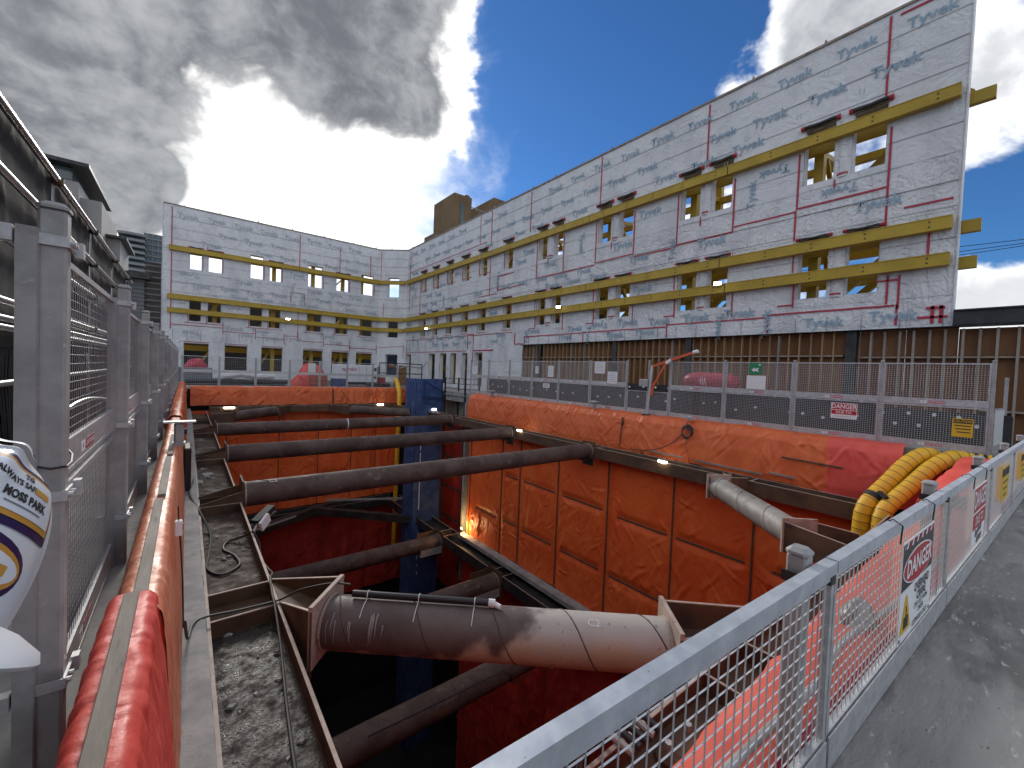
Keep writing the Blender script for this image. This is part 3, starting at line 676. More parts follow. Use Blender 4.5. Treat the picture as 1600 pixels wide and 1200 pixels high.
# ------------------------------------------------------------------ yellow beams in front of the facade
def beam_profile(z0, z1):   # channel with lips: (off, z)
    return [(0.10,z0),(0.34,z0),(0.34,z0+0.03),(0.325,z0+0.04),(0.325,z1-0.04),(0.34,z1-0.03),(0.34,z1),(0.10,z1)]
names = ['upper', 'middle', 'lower']
cutsR = [[1.8,8.85,16.85,24.6,34.4,43.1],[1.8,9.0,16.9,24.65,34.4,43.1],[1.8,8.7,17.3,24.6,34.4,43.1]]
cutsL = [[-1.35,8.55,16.75],[-1.4,8.5,16.7],[-1.4,8.5,16.7]]
for k, (z0, z1) in enumerate(BEAM_Z):
    for mapf, cuts, lab in ((map_r, cutsR[k], 'right-hand facade'), (map_l, cutsL[k], 'far left facade'), (map_c, [0.25, CL-0.25], 'angled corner wall')):
        t = thing('facade_beam', '%s of three mustard yellow steel beams across the %s' % ({'upper':'topmost','middle':'middle','lower':'lowest'}[names[k]], lab), 'beam', 'yellow facade beams')
        for a, b in zip(cuts[:-1], cuts[1:]):
            o = MB().prism(beam_profile(z0, z1), lambda p, q, d: mapf(d, q, p), a+0.02, b-0.02).build('beam_length', M_YEL, t)
            x = a+0.5
            while x < b-0.3 and mapf is map_r:
                MB().hexa([mapf(x,z0+0.10,0.324),mapf(x+0.05,z0+0.10,0.324),mapf(x+0.05,z0+0.10,0.335),mapf(x,z0+0.10,0.335),mapf(x,z0+0.15,0.324),mapf(x+0.05,z0+0.15,0.324),mapf(x+0.05,z0+0.15,0.335),mapf(x,z0+0.15,0.335)]).build('bolt', M_DKST, o)
                MB().hexa([mapf(x,z1-0.15,0.324),mapf(x+0.05,z1-0.15,0.324),mapf(x+0.05,z1-0.15,0.335),mapf(x,z1-0.15,0.335),mapf(x,z1-0.10,0.324),mapf(x+0.05,z1-0.10,0.324),mapf(x+0.05,z1-0.10,0.335),mapf(x,z1-0.10,0.335)]).build('bolt', M_DKST, o)
                x += 1.6
            if b != cuts[-1]:
                MB().hexa([mapf(b-0.2,z0+0.04,0.12),mapf(b+0.2,z0+0.04,0.12),mapf(b+0.2,z0+0.04,0.30),mapf(b-0.2,z0+0.04,0.30),mapf(b-0.2,z1-0.04,0.12),mapf(b+0.2,z1-0.04,0.12),mapf(b+0.2,z1-0.04,0.30),mapf(b-0.2,z1-0.04,0.30)]).build('splice_plate', M_DKST, t)
        u = cuts[0]+0.4
        while u < cuts[-1]:
            if not inhole(u, (z0+z1)/2, {map_r: HOL_R, map_l: HOL_L, map_c: HOL_C}[mapf], 0.0, 0.0):
                MB().hexa([mapf(u,z0+0.05,0.0),mapf(u+0.12,z0+0.05,0.0),mapf(u+0.12,z0+0.05,0.11),mapf(u,z0+0.05,0.11),mapf(u,z1-0.05,0.0),mapf(u+0.12,z1-0.05,0.0),mapf(u+0.12,z1-0.05,0.11),mapf(u,z1-0.05,0.11)]).build('packer', M_YEL, t)
            u += 2.6
# ------------------------------------------------------------------ yellow retention frame behind
def ibar(root, name, a, b, w=0.26, h=0.3, up=(0,0,1)):
    return MB().bar(a, b, w, h, up).build(name, M_YEL, root)
RF = thing('retention_frame', 'mustard yellow steel retention frame behind the right-hand facade, seen through its windows', 'steel frame')
for k, (z0, z1) in enumerate(BEAM_Z):
    ibar(RF, 'waler_beam', (RX+0.62, [1.14,1.26,1.30][k], (z0+z1)/2-0.02), (RX+0.62, 43, (z0+z1)/2-0.02), 0.22, z1-z0-0.02)
    ibar(RF, 'rear_beam', (RX+3.4, 2.5, (z0+z1)/2+0.3), (RX+3.4, 43, (z0+z1)/2+0.3), 0.25, 0.3)
cols = [5.75, 10.95, 16.15, 21.35, 25.3, 28.7, 31.35, 34.1, 36.85, 39.5]
for c in cols:
    ibar(RF, 'column', (RX+0.95, c, 0.3), (RX+0.95, c, 14.2), 0.32, 0.36, (1,0,0))
    ibar(RF, 'rear_column', (RX+3.4, c, 0.3), (RX+3.4, c, 12.4), 0.3, 0.3, (1,0,0))
    for z0, z1 in ((5.6, 9.4), (9.4, 12.0), (1.0, 5.4)):
        ibar(RF, 'tie', (RX+1.0, c, z1), (RX+3.4, c, z0), 0.16, 0.16)
    ibar(RF, 'tie', (RX+0.95, c, 11.2), (RX+3.4, c, 11.6), 0.2, 0.2)
for i, (a, b) in enumerate(pairs):
    for d in (0, 0.75):
        ibar(RF, 'diagonal_brace', (RX+1.5, b-0.7-d, 9.0), (RX+1.5, a-1.0-d, 12.0), 0.22, 0.24)
        ibar(RF, 'diagonal_brace', (RX+1.5, b-0.4-d, 4.9), (RX+1.5, a-0.9-d, 7.8), 0.22, 0.24)
for i in range(4, len(cols)-1):
    for z0, z1 in ((8.9, 12.1), (4.8, 7.9), (0.6, 4.2)):
        ibar(RF, 'diagonal_brace', (RX+1.5, cols[i+1], z0), (RX+1.5, cols[i], z1), 0.14, 0.17)
RL = thing('retention_frame', 'mustard yellow steel retention frame behind the far left facade, seen through its windows', 'steel frame')
for k, (z0, z1) in enumerate(BEAM_Z): ibar(RL, 'waler_beam', (-1.2, LY+0.62, (z0+z1)/2), (17.5, LY+0.62, (z0+z1)/2), 0.22, z1-z0-0.02)
for c in (1.9, 6.55, 10.05, 13.0, 15.0):
    ibar(RL, 'column', (c, LY+0.95, 0.3), (c, LY+0.95, 8.0 if c < 3 else 13.5), 0.32, 0.36, (0,1,0))
    ibar(RL, 'diagonal_brace', (c-1.6, LY+1.6, 0.6), (c+0.6, LY+1.6, 4.2), 0.14, 0.18); ibar(RL, 'diagonal_brace', (c-1.3, LY+1.6, 5.0), (c+0.9, LY+1.6, 8.0), 0.14, 0.18)
ibar(RL, 'rear_beam', (-1, LY+3, 3.0), (17, LY+3, 3.0), 0.3, 0.5); ibar(RL, 'rear_beam', (-1, LY+3, 7.6), (17, LY+3, 7.6), 0.3, 0.35)
ibar(RL, 'diagonal_brace', (11.4, LY+1.8, 9.3), (13.6, LY+1.8, 11.8), 0.12, 0.15); ibar(RL, 'diagonal_brace', (0.9, LY+1.5, 11.0), (2.6, LY+1.5, 12.0), 0.12, 0.15)
# hoarding walls added behind the lower storeys so their windows look dark
tag(MB().box(-3, 34, 57.0, 57.4, 0, 9.4).build('rear_backdrop', M_DARK), 'dark hoarding added to darken the lower windows of the far left facade', 'backdrop')
tag(MB().box(26.0, 26.4, 21, 57.0, 0, 9.0).build('rear_backdrop', M_DARK), 'dark hoarding added to darken the lower far windows of the right-hand facade', 'backdrop')

# ------------------------------------------------------------------ brown lagging wall under the long wing
LG = thing('lagging_wall', 'brown plywood lagging wall with timber studs and black steel columns under the right-hand facade', 'wall')
y = -7.0
while y < 22.9:
    y1 = min(y+1.22, 22.93)
    MB().box(19.16, 19.19, y+0.004, y1-0.004, 0.33, 3.9 if y > 1.0 else 3.85).build('plywood_panel', M_PLY, LG); y = y1
steel = [21.0, 14.7, 10.35, 4.17]
st_me = MB().box(-0.09, 0.158, -0.022, 0.022, 0, 3.56).mesh('stud', M_STUD)
st_mg = MB().box(-0.09, 0.158, -0.03, 0.03, 0, 3.5).mesh('stud', M_STUDG)
y = 0.35
while y < 22.8:
    if not any(abs(y-s) < 0.22 for s in steel):
        o = inst(st_mg if y < 4 or rnd.random() < 0.15 else st_me, 'stud', LG, (19.0+rnd.uniform(-0.01,0.01), y+rnd.uniform(-0.02,0.02), 0.335))
    y += 0.362
for y in (-0.1, -0.95, -1.8, -2.7, -3.6, -4.5): inst(st_mg, 'stud', LG, (19.0, y, 0.335))
for s in steel:
    o = MB().box(18.86, 18.89, s-0.15, s+0.15, 0.33, 3.89).box(18.89, 19.14, s-0.012, s+0.012, 0.33, 3.89).box(19.14, 19.155, s-0.15, s+0.15, 0.33, 3.89).build('steel_column', M_DKST, LG)
MB().box(18.93, 19.15, 4.4, 22.9, 2.98, 3.03).build('nogging', M_STUDG, LG); MB().box(18.93, 19.15, -6.9, 3.9, 2.92, 2.97).build('nogging', M_STUDG, LG); MB().box(18.93, 19.15, -6.9, 1.0, 1.3, 1.36).build('nogging', M_STUDG, LG)
MB().box(18.7, 19.15, -7.0, 22.9, 3.895, 3.915).build('cover_strip', M_DKST, LG)
tag(MB().box(18.8, 19.25, -7.0, 1.66, 3.95, 4.38).box(18.72, 19.3, -7.0, 1.66, 4.38, 4.42).build('roof_edge_beam', M_BLACK), 'black edge beam on the wall right of the white facade', 'beam')
# black blankets with round washers along its foot
BK = thing('insulation_blanket', 'black insulation blanket with round white washers along the foot of the brown wall', 'blanket')
edges = [24.4, 22.0, 18.7, 15.5, 12.3, 9.2, 6.1, 3.1, 0.3]
wash = MB().tube((0,0,0), (-0.02,0,0), 0.05, 10).mesh('washer', M_PAPER)
for k in range(len(edges)-1):
    b, a = edges[k], edges[k+1]; zt = 1.62 if a > 3 else 1.3
    n1 = np.linspace(a+0.01, b-0.01, 24); n2 = np.linspace(0.34, zt, 10); A, B = np.meshgrid(n1, n2, indexing='ij')
    P = np.stack([17.0+0.05*fbm(A*1.2, B*1.5, 3+k)+0.02*(k % 2), A, B+0.03*fbm(A*0.9, A*0+k, 2)*(B > zt-0.1)], -1)
    o = obj('blanket_panel', grid_mesh('blanket_panel', P, M_BLACK), BK)
    for j in range(5):
        inst(wash, 'washer', o, (16.93, a+0.3+j*(b-a-0.5)/4+rnd.uniform(-0.1,0.1), zt-0.12-rnd.uniform(0,0.08)))
        if j < 4: inst(wash, 'washer', o, (16.93, a+0.5+j*(b-a-0.5)/4+rnd.uniform(-0.15,0.15), 0.92+rnd.uniform(-0.12,0.12)))
MB().box(17.08, 17.3, 0.3, 24.4, 0.33, 1.25).build('backing', M_BLACK, BK)

# ================================================================== PIT STEEL
def waler(name, label, axis, a0, a1, e_in, e_out, ztop, hh=0.42, stiff=(), mud=False, mat_=None, cat='waler beam'):
    """wide-flange beam on its side: vertical flanges at e_in / e_out, web between. axis 'x' or 'y'"""
    mat_ = mat_ or M_RUST
    t = thing(name, label, cat)
    def bx(p0, p1, q0, q1, z0, z1):   # p across, q along
        p0, p1 = min(p0,p1), max(p0,p1)
        return (p0,p1,q0,q1,z0,z1) if axis == 'y' else (q0,q1,p0,p1,z0,z1)
    s = 1 if e_out > e_in else -1
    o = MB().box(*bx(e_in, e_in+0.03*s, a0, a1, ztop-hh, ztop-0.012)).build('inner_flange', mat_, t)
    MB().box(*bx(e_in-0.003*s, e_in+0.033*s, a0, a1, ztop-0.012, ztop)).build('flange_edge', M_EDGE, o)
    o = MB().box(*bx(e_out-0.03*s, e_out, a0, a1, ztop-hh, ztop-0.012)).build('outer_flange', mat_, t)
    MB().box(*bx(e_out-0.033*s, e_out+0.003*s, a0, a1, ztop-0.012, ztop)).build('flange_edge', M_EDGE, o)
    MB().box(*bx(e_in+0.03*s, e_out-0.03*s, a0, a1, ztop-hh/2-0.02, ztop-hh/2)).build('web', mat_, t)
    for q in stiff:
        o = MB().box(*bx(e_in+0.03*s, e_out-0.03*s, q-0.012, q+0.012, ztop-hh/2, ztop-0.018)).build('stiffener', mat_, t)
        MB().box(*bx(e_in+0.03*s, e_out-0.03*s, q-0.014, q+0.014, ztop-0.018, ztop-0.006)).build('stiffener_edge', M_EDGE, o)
    return t
ST = (11.8, 17.3, 23.6)
stf = [6.3, 7.05]+[q for s in ST for q in (s-0.38, s+0.38)]+[28.3, 29.2]
WL = waler('waler_beam', 'rusty steel waler beam beside the concrete ledge on the left side of the pit', 'y', 2.2, 33.4, 1.05, 0.245, -1.40, stiff=stf)
WR = waler('waler_beam', 'rusty steel waler beam below the orange curb tarp on the right side of the pit', 'y', 2.2, 33.4, 13.72, 14.36, -1.15, 0.45, stiff=[5.3, 6.1]+[q for s in ST for q in (s-0.38, s+0.38)])
WN = waler('waler_beam', 'rusty steel waler beam on the near side of the pit below the mesh fence', 'x', 1.2, 13.6, 2.02, 1.25, -1.15, 0.45, stiff=[4.3, 5.2, 9.7, 10.7])
WF = waler('waler_beam', 'rusty steel waler beam across the far end of the pit', 'x', 1.2, 13.6, 33.2, 33.95, -1.15, 0.45, stiff=[4.9, 5.8, 8.6, 9.4])
WL2 = waler('waler_beam', 'dark lower waler beam on the right wall beneath the orange tarp', 'y', 2.2, 33.0, 13.2, 14.3, -8.85, 0.6, mat_=M_DKST, stiff=[q for s in ST for q in (s-0.45, s+0.45)])
WF2 = waler('waler_beam', 'dark lower waler beam crossing the far wall of the pit', 'x', 0.6, 14, 33.0, 34.0, -8.95, 0.6, mat_=M_DKST)
WB2 = waler('waler_beam', 'dark lower waler beam on the left wall deep in the pit', 'y', 2.2, 33.0, 1.3, 0.2, -8.95, 0.6, mat_=M_DKST)
# wet grit lying in the left waler
def mud(y0, y1, seed, amp=0.02, step=0.035, m_=None):
    u = np.arange(0.28, 1.02, step); v = np.arange(y0, y1, step); U, V = np.meshgrid(u, v, indexing='ij')
    edge = np.minimum(np.minimum(U-0.28, 1.02-U)/0.12, np.minimum(V-y0, y1-V)/0.2).clip(0, 1)
    h = amp*(fbm(U*2.2, V*1.5, seed)+0.35)+0.010*np.maximum(0, vn(U*24, V*24, seed+2))+0.010*np.maximum(0, vn(U*13, V*13, seed+7))+0.012*np.maximum(0, vn(U*7, V*7, seed+3)-0.3)
    P = np.stack([U, V, -1.607+np.maximum(h, 0)*edge], -1)
    o = obj('mud_layer', grid_mesh('mud_layer', P, m_ or M_DUST), WL, 'stuff')
mud(2.3, 6.27, 1, 0.03, 0.022, M_MUD); mud(7.1, 11.4, 5, 0.012); mud(12.2, 16.9, 9, 0.012); mud(17.7, 23.2, 13, 0.01, 0.05)
# loose concrete spalls on the waler web
chip = MB().add([(0,0,0),(0.07,0.01,0),(0.08,0.05,0),(0.02,0.06,0),(0.01,0.01,0.018),(0.06,0.015,0.02),(0.065,0.045,0.014),(0.025,0.05,0.018)], [(3,2,1,0),(4,5,6,7),(0,1,5,4),(1,2,6,5),(2,3,7,6),(3,0,4,7)]).mesh('spall', M_CONC)
for k in range(46):
    y = rnd.choice([rnd.uniform(2.6,6.2), rnd.uniform(7.2,11.2), rnd.uniform(13.2,16.6)])
    o = inst(chip, 'spall', WL, (rnd.uniform(0.3,0.95), y, -1.595+0.02*rnd.random()), rnd.uniform(0,6)); sc_ = rnd.uniform(0.3,1.3); o.scale = (sc_, sc_, sc_)
o = inst(chip, 'spall', WL, (0.45, 15.2, -1.59), 0.4); o.scale = (5, 8, 2)
o = inst(chip, 'spall', WL, (0.40, 14.4, -1.59), 1.4); o.scale = (6, 5, 1.5)

def pipe(name, label, p0, p1, r, mat_, weld=True, ring=True, pitch=1.4):
    t = thing(name, label, 'strut', 'steel pipe struts')
    p0, p1 = Vector(p0), Vector(p1); d = (p1-p0); Ln = d.length; d.normalize()
    b = MB().tube((0,0,0), (Ln,0,0), r, 40)
    rm = frame_mat(d, (0,0,1), p0)                # local x along pipe, y up
    # build in a frame whose z is up
    up = Vector((0,0,1)); sd = up.cross(d).normalized()
    mm = Matrix.Identity(4)
    for i in range(3): mm[i][0] = d[i]; mm[i][1] = sd[i]; mm[i][2] = up[i]; mm[i][3] = p0[i]
    body = b.build('pipe', mat_, t, True); body.matrix_local = mm
    if weld:
        k = int(Ln/pitch*18); pts = [(x, math.cos(2*PI*x/pitch+0.6)*(r+0.001), math.sin(2*PI*x/pitch+0.6)*(r+0.001)) for x in np.linspace(0.1, Ln-0.1, k)]
        MB().path(pts, 0.010, 5).build('weld_seam', M_PIPE if mat_ is not M_PIPE else M_RUST, body)
    if ring:
        for x in (0.02, Ln-0.05): MB().tube((x,0,0), (x+0.03,0,0), r+0.012, 40).build('weld_ring', M_EDGE, body)
    return t, body, Ln, mm
def end_plate(t, body, x, r, name='end_plate', mat_=None):
    MB().box(x-0.02, x+0.02, -r-0.07, r+0.07, -r-0.06, r+0.10).build(name, mat_ or M_RUST, body)
SZ = -1.33; SR = 0.30
labs = ['nearest of three parallel brown pipe struts spanning the pit', 'middle of three parallel brown pipe struts spanning the pit', 'farthest of three parallel brown pipe struts spanning the pit, in front of the blue tower']
UP = []
for y, lab, xr in zip(ST, labs, (13.66, 13.66, 13.66)):
    t, body, Ln, mm = pipe('pipe_strut', lab, (1.12, y, SZ), (xr, y, SZ), SR, M_PIPE, pitch=2.6 if y < 12 else 3.4)
    UP.append((t, body, Ln))
    end_plate(t, body, -0.03, SR); end_plate(t, body, Ln+0.03, SR)
    # saddle plates over the left waler
    for dy in (-0.36, 0.36):
        MB().add([(0.26,y+dy-0.012,-1.40),(1.08,y+dy-0.012,-1.40),(1.08,y+dy-0.012,-1.16),(0.26,y+dy-0.012,-1.36),(0.26,y+dy+0.012,-1.40),(1.08,y+dy+0.012,-1.40),(1.08,y+dy+0.012,-1.16),(0.26,y+dy+0.012,-1.36)], [(0,1,2,3),(7,6,5,4),(0,4,5,1),(1,5,6,2),(2,6,7,3),(3,7,4,0)]).build('gusset', M_RUST, t)
    MB().box(13.2, 13.72, y-0.28, y+0.28, SZ-0.36, SZ-0.33).box(13.66, 13.72, y-0.28, y+0.28, SZ-0.62, SZ-0.33).build('seat_bracket', M_DKST, t)
for (t_, body_, Ln_), xs_ in zip(UP, ((), (), (5.9,))):
    for x_ in xs_: MB().tube((x_,0,0), (x_+0.05,0,0), SR+0.003, 40).build('white_band', M_PAPER, body_)
# painted marks on the struts
for (t, body, Ln), ss in zip(UP[:1], ('C2',)):
    o = place_text(ss, 0.16, M_PAPER, (1,0,0), (0,0.25,1), (0.62, -0.105, 0.284), body, name='paint_mark')
    o.matrix_local = frame_mat((1,0,0), (0,0.93,0.37), (0.62, -0.112, 0.283))
# cable slung round the nearest strut
MB().path([(8.35+0.03*math.sin(k), -math.cos(k*0.42)*(SR+0.012), math.sin(k*0.42)*(SR+0.012)) for k in range(16)], 0.012, 6).build('sling', M_RUBBER, UP[0][1])
# corner braces of the upper level
def brace(label, a, b, r, mat_, plate=0.42, ring=True, weld=True, pitch=1.25):
    t, body, Ln, mm = pipe('corner_brace', label, a, b, r, mat_, weld, ring, pitch)
    for x in (-0.02, Ln+0.02): MB().box(x-0.025, x+0.025, -plate, plate, -r-0.05, r+0.09).build('end_plate', M_EDGE if mat_ is not M_PIPE else M_RUST, body)
    return t, body, Ln, mm
NB, NBB, NBL, NBM = brace('thick dust-coated diagonal brace pipe across the near left corner of the pit', (1.45, 5.38, -1.33), (4.62, 2.60, -1.33), 0.31, M_DUSTY, 0.40, pitch=0.95)
def bracket(t, base_a, base_b, pl_a, pl_b, z0, z1, z1a=None):
    """two tapering web plates and a top plate linking a waler flange to an end plate"""
    for p, q in ((base_a, pl_a), (base_b, pl_b)):
        d = (Vector((*q,0))-Vector((*p,0))).normalized(); n = Vector((-d.y, d.x, 0))*0.013
        A = Vector((*p,0)); B = Vector((*q,0))
        v = []
        for s in (-1, 1):
            v += [A+n*s+Vector((0,0,z0)), B+n*s+Vector((0,0,z0-0.06)), B+n*s+Vector((0,0,z1+0.05)), A+n*s+Vector((0,0,z1a if z1a else z1))]
        o = MB().add(v, [(0,1,2,3),(7,6,5,4),(0,4,5,1),(1,5,6,2),(2,6,7,3),(3,7,4,0)]).build('web_plate', M_RUST, t)
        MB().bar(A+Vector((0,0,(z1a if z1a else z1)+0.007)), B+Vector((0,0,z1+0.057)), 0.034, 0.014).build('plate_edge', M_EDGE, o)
    zz = (z0+z1)/2-0.05
    MB().add([(*base_a,zz),(*base_b,zz),(*pl_b,zz),(*pl_a,zz),(*base_a,zz+0.03),(*base_b,zz+0.03),(*pl_b,zz+0.03),(*pl_a,zz+0.03)], [(3,2,1,0),(4,5,6,7),(0,1,5,4),(1,2,6,5),(2,3,7,6),(3,0,4,7)]).build('seat_plate', M_RUST, t)
bracket(NB, (1.06,7.05), (1.06,6.3), (1.72,5.70), (1.18,5.08), -1.75, -1.03, -1.40)
bracket(NB, (5.95,2.04), (5.0,2.04), (4.88,2.90), (4.36,2.30), -1.6, -1.05)
# pale grout runs on its near end
M_RUN = mat('pale_grout', (0.30,0.29,0.28), None, 0.7)
rq = random.Random(3)
for k in range(17):
    x = rq.choice((0.13,0.2,0.42,0.62,0.68,0.74))+rq.uniform(-0.05,0.06); a0 = rq.uniform(0.55,1.0); a1 = a0-rq.uniform(0.25,0.9)
    pts = [(x+0.004*math.sin(a*7+k), -math.cos(a)*0.3105, math.sin(a)*0.3105) for a in np.linspace(a0, a1, 8)]
    w_ = rq.uniform(0.004,0.010); MB().path(pts, lambda t_, w_=w_: max(0.0015, w_*(1-0.75*t_)), 5).build('grout_run', M_RUN, NBB)
o = place_text('C2', 0.13, M_PAPER, (1,0,0), (0,1,0), (3.25, -0.13, 0.29), NBB, name='paint_mark'); o.matrix_local = frame_mat((1,0,0), (0,0.92,0.40), (3.3, -0.125, 0.288))
# conduit strapped along the brace
CT = thing('conduit', 'black plastic conduit tube strapped along the top of the dust-coated brace', 'conduit')
o = MB().tube((0.30,0.02,0.365), (2.02,0.02,0.365), 0.042, 14).build('tube', M_BLACKP, CT, True); o.matrix_local = NBM
for x in (0.5, 1.15, 1.85):
    q = MB().path([(x, 0.02+math.cos(a)*0.048, 0.365+math.sin(a)*0.048) for a in np.linspace(0, 2*PI, 14)], 0.006, 5).build('strap', M_PAPER, CT); q.matrix_local = NBM
    q = MB().path([(x, -0.03-0.06*k*1.2, 0.33-0.012*k*k) for k in range(4)], 0.005, 5).build('strap_tail', M_PAPER, CT); q.matrix_local = NBM
q = MB().tube((2.02,0.02,0.365), (2.10,0.02,0.36), 0.05, 10).tube((2.08,0.02,0.36), (2.17,-0.02,0.34), 0.032, 8).build('end_fitting', M_PAPER, CT); q.matrix_local = NBM
RB, RBB, RBL, RBM = brace('short pale grey diagonal brace pipe in the near right corner of the pit', (12.75, 5.78, -1.33), (10.25, 2.95, -1.33), 0.30, M_PIPEG, 0.36)
bracket(RB, (13.7,5.35), (13.7,6.1), (12.52,5.98), (13.0,5.55), -1.6, -1.08)
bracket(RB, (9.75,2.04), (10.7,2.04), (10.0,3.16), (10.52,2.70), -1.6, -1.08)
o = place_text('C2', 0.15, M_PAPER, (1,0,0), (0,1,0), (0.4,0,0.305), RBB, name='paint_mark'); o.matrix_local = frame_mat((0,-1,0), (1,0,0), (0.35,0.0,0.304))
FB1, b_, l_, m_ = brace('dark diagonal brace pipe in the far left corner of the pit', (2.0, 28.7, -1.33), (4.7, 31.7, -1.33), 0.30, M_PIPE, 0.36, weld=False)
bracket(FB1, (1.06,29.2), (1.06,28.3), (1.75,28.9), (2.2,28.5), -1.7, -1.1); bracket(FB1, (5.9,33.2), (4.95,33.2), (4.95,31.5), (4.4,31.9), -1.6, -1.1)
FB2, b_, l_, m_ = brace('dark diagonal brace pipe in the far right corner beside the yellow drop duct', (9.75, 31.5, -1.33), (12.9, 28.0, -1.33), 0.30, M_PIPE, 0.36, weld=False)
bracket(FB2, (8.5,33.2), (9.4,33.2), (9.5,31.3), (10.0,31.7), -1.6, -1.1)
M_RUNC = mat('chalk_grey', (0.34,0.33,0.32), None, 0.8)
# lower level struts
for y, lab, wd in zip(ST, ('lower level pipe strut nearest the camera, with a loose cable draped on it', 'lower level pipe strut in the middle, its right end on a pale bracket', 'lower level pipe strut farthest back, deep in the pit before the blue tower'), (1.6, 2, 2)):
    t, body, Ln, mm = pipe('lower_strut', lab, (1.35, y+0.15, -9.35), (13.15, y+0.15, -9.35), 0.46, M_PIPE, True, True, 3.0)
    MB().box(Ln-0.02, Ln+0.03, -0.62, 0.62, -0.75, 0.7).build('end_plate', M_RUST, body); MB().box(Ln-1.5, Ln, -0.5, -0.47, -0.55, -0.15).box(Ln-1.5, Ln, -0.52, 0.5, -0.57, -0.54).build('seat_bracket', M_GALVD, body)
    MB().box(Ln-1.3, Ln+0.02, 0.42, 0.45, 0.25, 0.6).build('wing_plate', M_RUST, body)
    scribble(body, 'chalk_mark', M_RUNC, (1,0,0), (0,0.55,0.83), (Ln-1.6 if y > 12 else 5.6, -0.385, 0.258), 0.75, 0.16, int(y), 18, 0.008)
    if y < 12:
        pts = [(3.0+0.45*k, -0.44*math.cos(0.9-0.02*k)-0.02, 0.46*math.sin(0.95)-0.01*k) for k in range(12)]+[(8.2,-0.47,0.1),(8.3,-0.45,-0.25),(8.7,-0.4,-0.42),(9.2,-0.44,-0.30)]
        MB().path(pts, 0.022, 6).build('loose_cable', M_RUBBER, body)
# side ledge under the right wall tarp
tag(MB().box(13.9, 14.40, 2.2, 22.6, -8.84, -8.62).build('lower_ledge', M_CONC), 'pale ledge running along the foot of the orange wall tarp', 'ledge')
# truss bracing at the far lower corner
TB = thing('corner_truss', 'black steel corner framing across the far wall, below the struts', 'steel frame')
MB().bar((1.5,29.5,-9.0), (8.5,33.0,-8.9), 0.5, 0.55).build('main_beam', M_DKST, TB); MB().bar((7.5,32.6,-8.9), (13.4,27.0,-9.0), 0.45, 0.5).build('main_beam', M_DKST, TB)
MB().bar((8.5,33.0,-8.4), (13.9,30.0,-8.3), 0.12, 0.14).build('strap', M_GALVD, TB); MB().bar((2.0,29.0,-8.6), (5.0,32.2,-8.4), 0.1, 0.12).build('strap', M_GALVD, TB); MB().bar((3.6,30.0,-8.7), (6.0,30.8,-8.5), 0.1, 0.1).build('strap', M_GALVD, TB)

# ================================================================== TARPS
def wall_tarp(name, label, plane, a0, a1, z0, z1, fixed, mat_, vb, hb, amp=0.05, step=0.09, seed=0, inward=1, bmat=None, pins=True):
    """hanging sheet on plane x=fixed ('x') or y=fixed ('y'); vb: vertical batten positions; hb: (z, a, b) battens"""
    t = thing(name, label, 'tarp')
    a = np.arange(a0, a1+step, step); z = np.arange(z0, z1+step, step); A, Z = np.meshgrid(a, z, indexing='ij')
    pn = []
    if pins:
        r2 = random.Random(seed)
        for v_ in vb:
            for zz in np.arange(z1-0.3, z0, -1.2): pn.append((v_, zz+r2.uniform(-0.3,0.3), 0.9, 0.8))
    h = wrinkle(A, Z, seed, pn, 1.0)
    near = np.ones_like(A)
    for v_ in vb: near = np.minimum(near, np.clip(np.abs(A-v_)/0.35, 0.12, 1))
    for zz, p, q in hb: near = np.minimum(near, np.where((A > p) & (A < q), np.clip(np.abs(Z-zz)/0.3, 0.12, 1), 1))
    d = (h*amp+amp*1.5)*near
    P = np.stack([fixed-inward*d, A, Z], -1) if plane == 'x' else np.stack([A, fixed-inward*d, Z], -1)
    obj('sheet', grid_mesh('sheet', P, mat_), t)
    bm = bmat or M_BATTEND
    def bx(p0, p1, zz0, zz1, dep):
        lo_, hi_ = sorted((fixed-inward*0.004, fixed-inward*dep))
        return (lo_,hi_,p0,p1,zz0,zz1) if plane == 'x' else (p0,p1,lo_,hi_,zz0,zz1)
    for v_ in vb: MB().box(*bx(v_-0.024, v_+0.024, z0+0.1, z1-0.02, 0.06)).build('batten', bm, t)
    for zz, p, q in hb: MB().box(*bx(p, q, zz-0.028, zz+0.028, 0.07)).build('batten', bm, t)
    return t
wall_tarp('wall_tarp', 'orange tarp with timber battens covering the upper right wall of the pit', 'x', 2.1, 22.4, -8.62, -1.25, 14.50, M_TARPW, [22.25,18.9,17.25,14.3,11.25,8.2,5.4,2.6],
          [(-4.0,17.4,18.5),(-3.97,14.5,16.9),(-3.97,11.5,13.95),(-4.05,8.4,10.7),(-4.03,5.6,8.0),(-4.0,2.9,4.8),(-6.7,19.2,21.5),(-6.6,17.4,18.6),(-6.65,14.6,16.9),(-6.67,11.6,13.95),(-6.7,8.5,11.0),(-6.7,5.6,8.0)], 0.05, 0.055, 3)
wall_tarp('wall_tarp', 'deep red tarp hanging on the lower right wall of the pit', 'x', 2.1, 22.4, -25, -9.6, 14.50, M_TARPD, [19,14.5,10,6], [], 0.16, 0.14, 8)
wall_tarp('wall_tarp', 'orange tarp on the far wall of the pit behind the three struts', 'y', 0.3, 14.6, -8.9, -1.5, 34.25, M_TARPW, [2.2,5.4,8.1,10.6,12.6], [(-4.6,2.4,5.2),(-6.6,8.3,10.4)], 0.065, 0.08, 13)
wall_tarp('wall_tarp', 'deep red tarp on the far wall beneath the black corner framing', 'y', 0.3, 16.2, -16.6, -9.5, 34.25, M_TARPD, [4.2,8.6,12], [], 0.14, 0.15, 17)
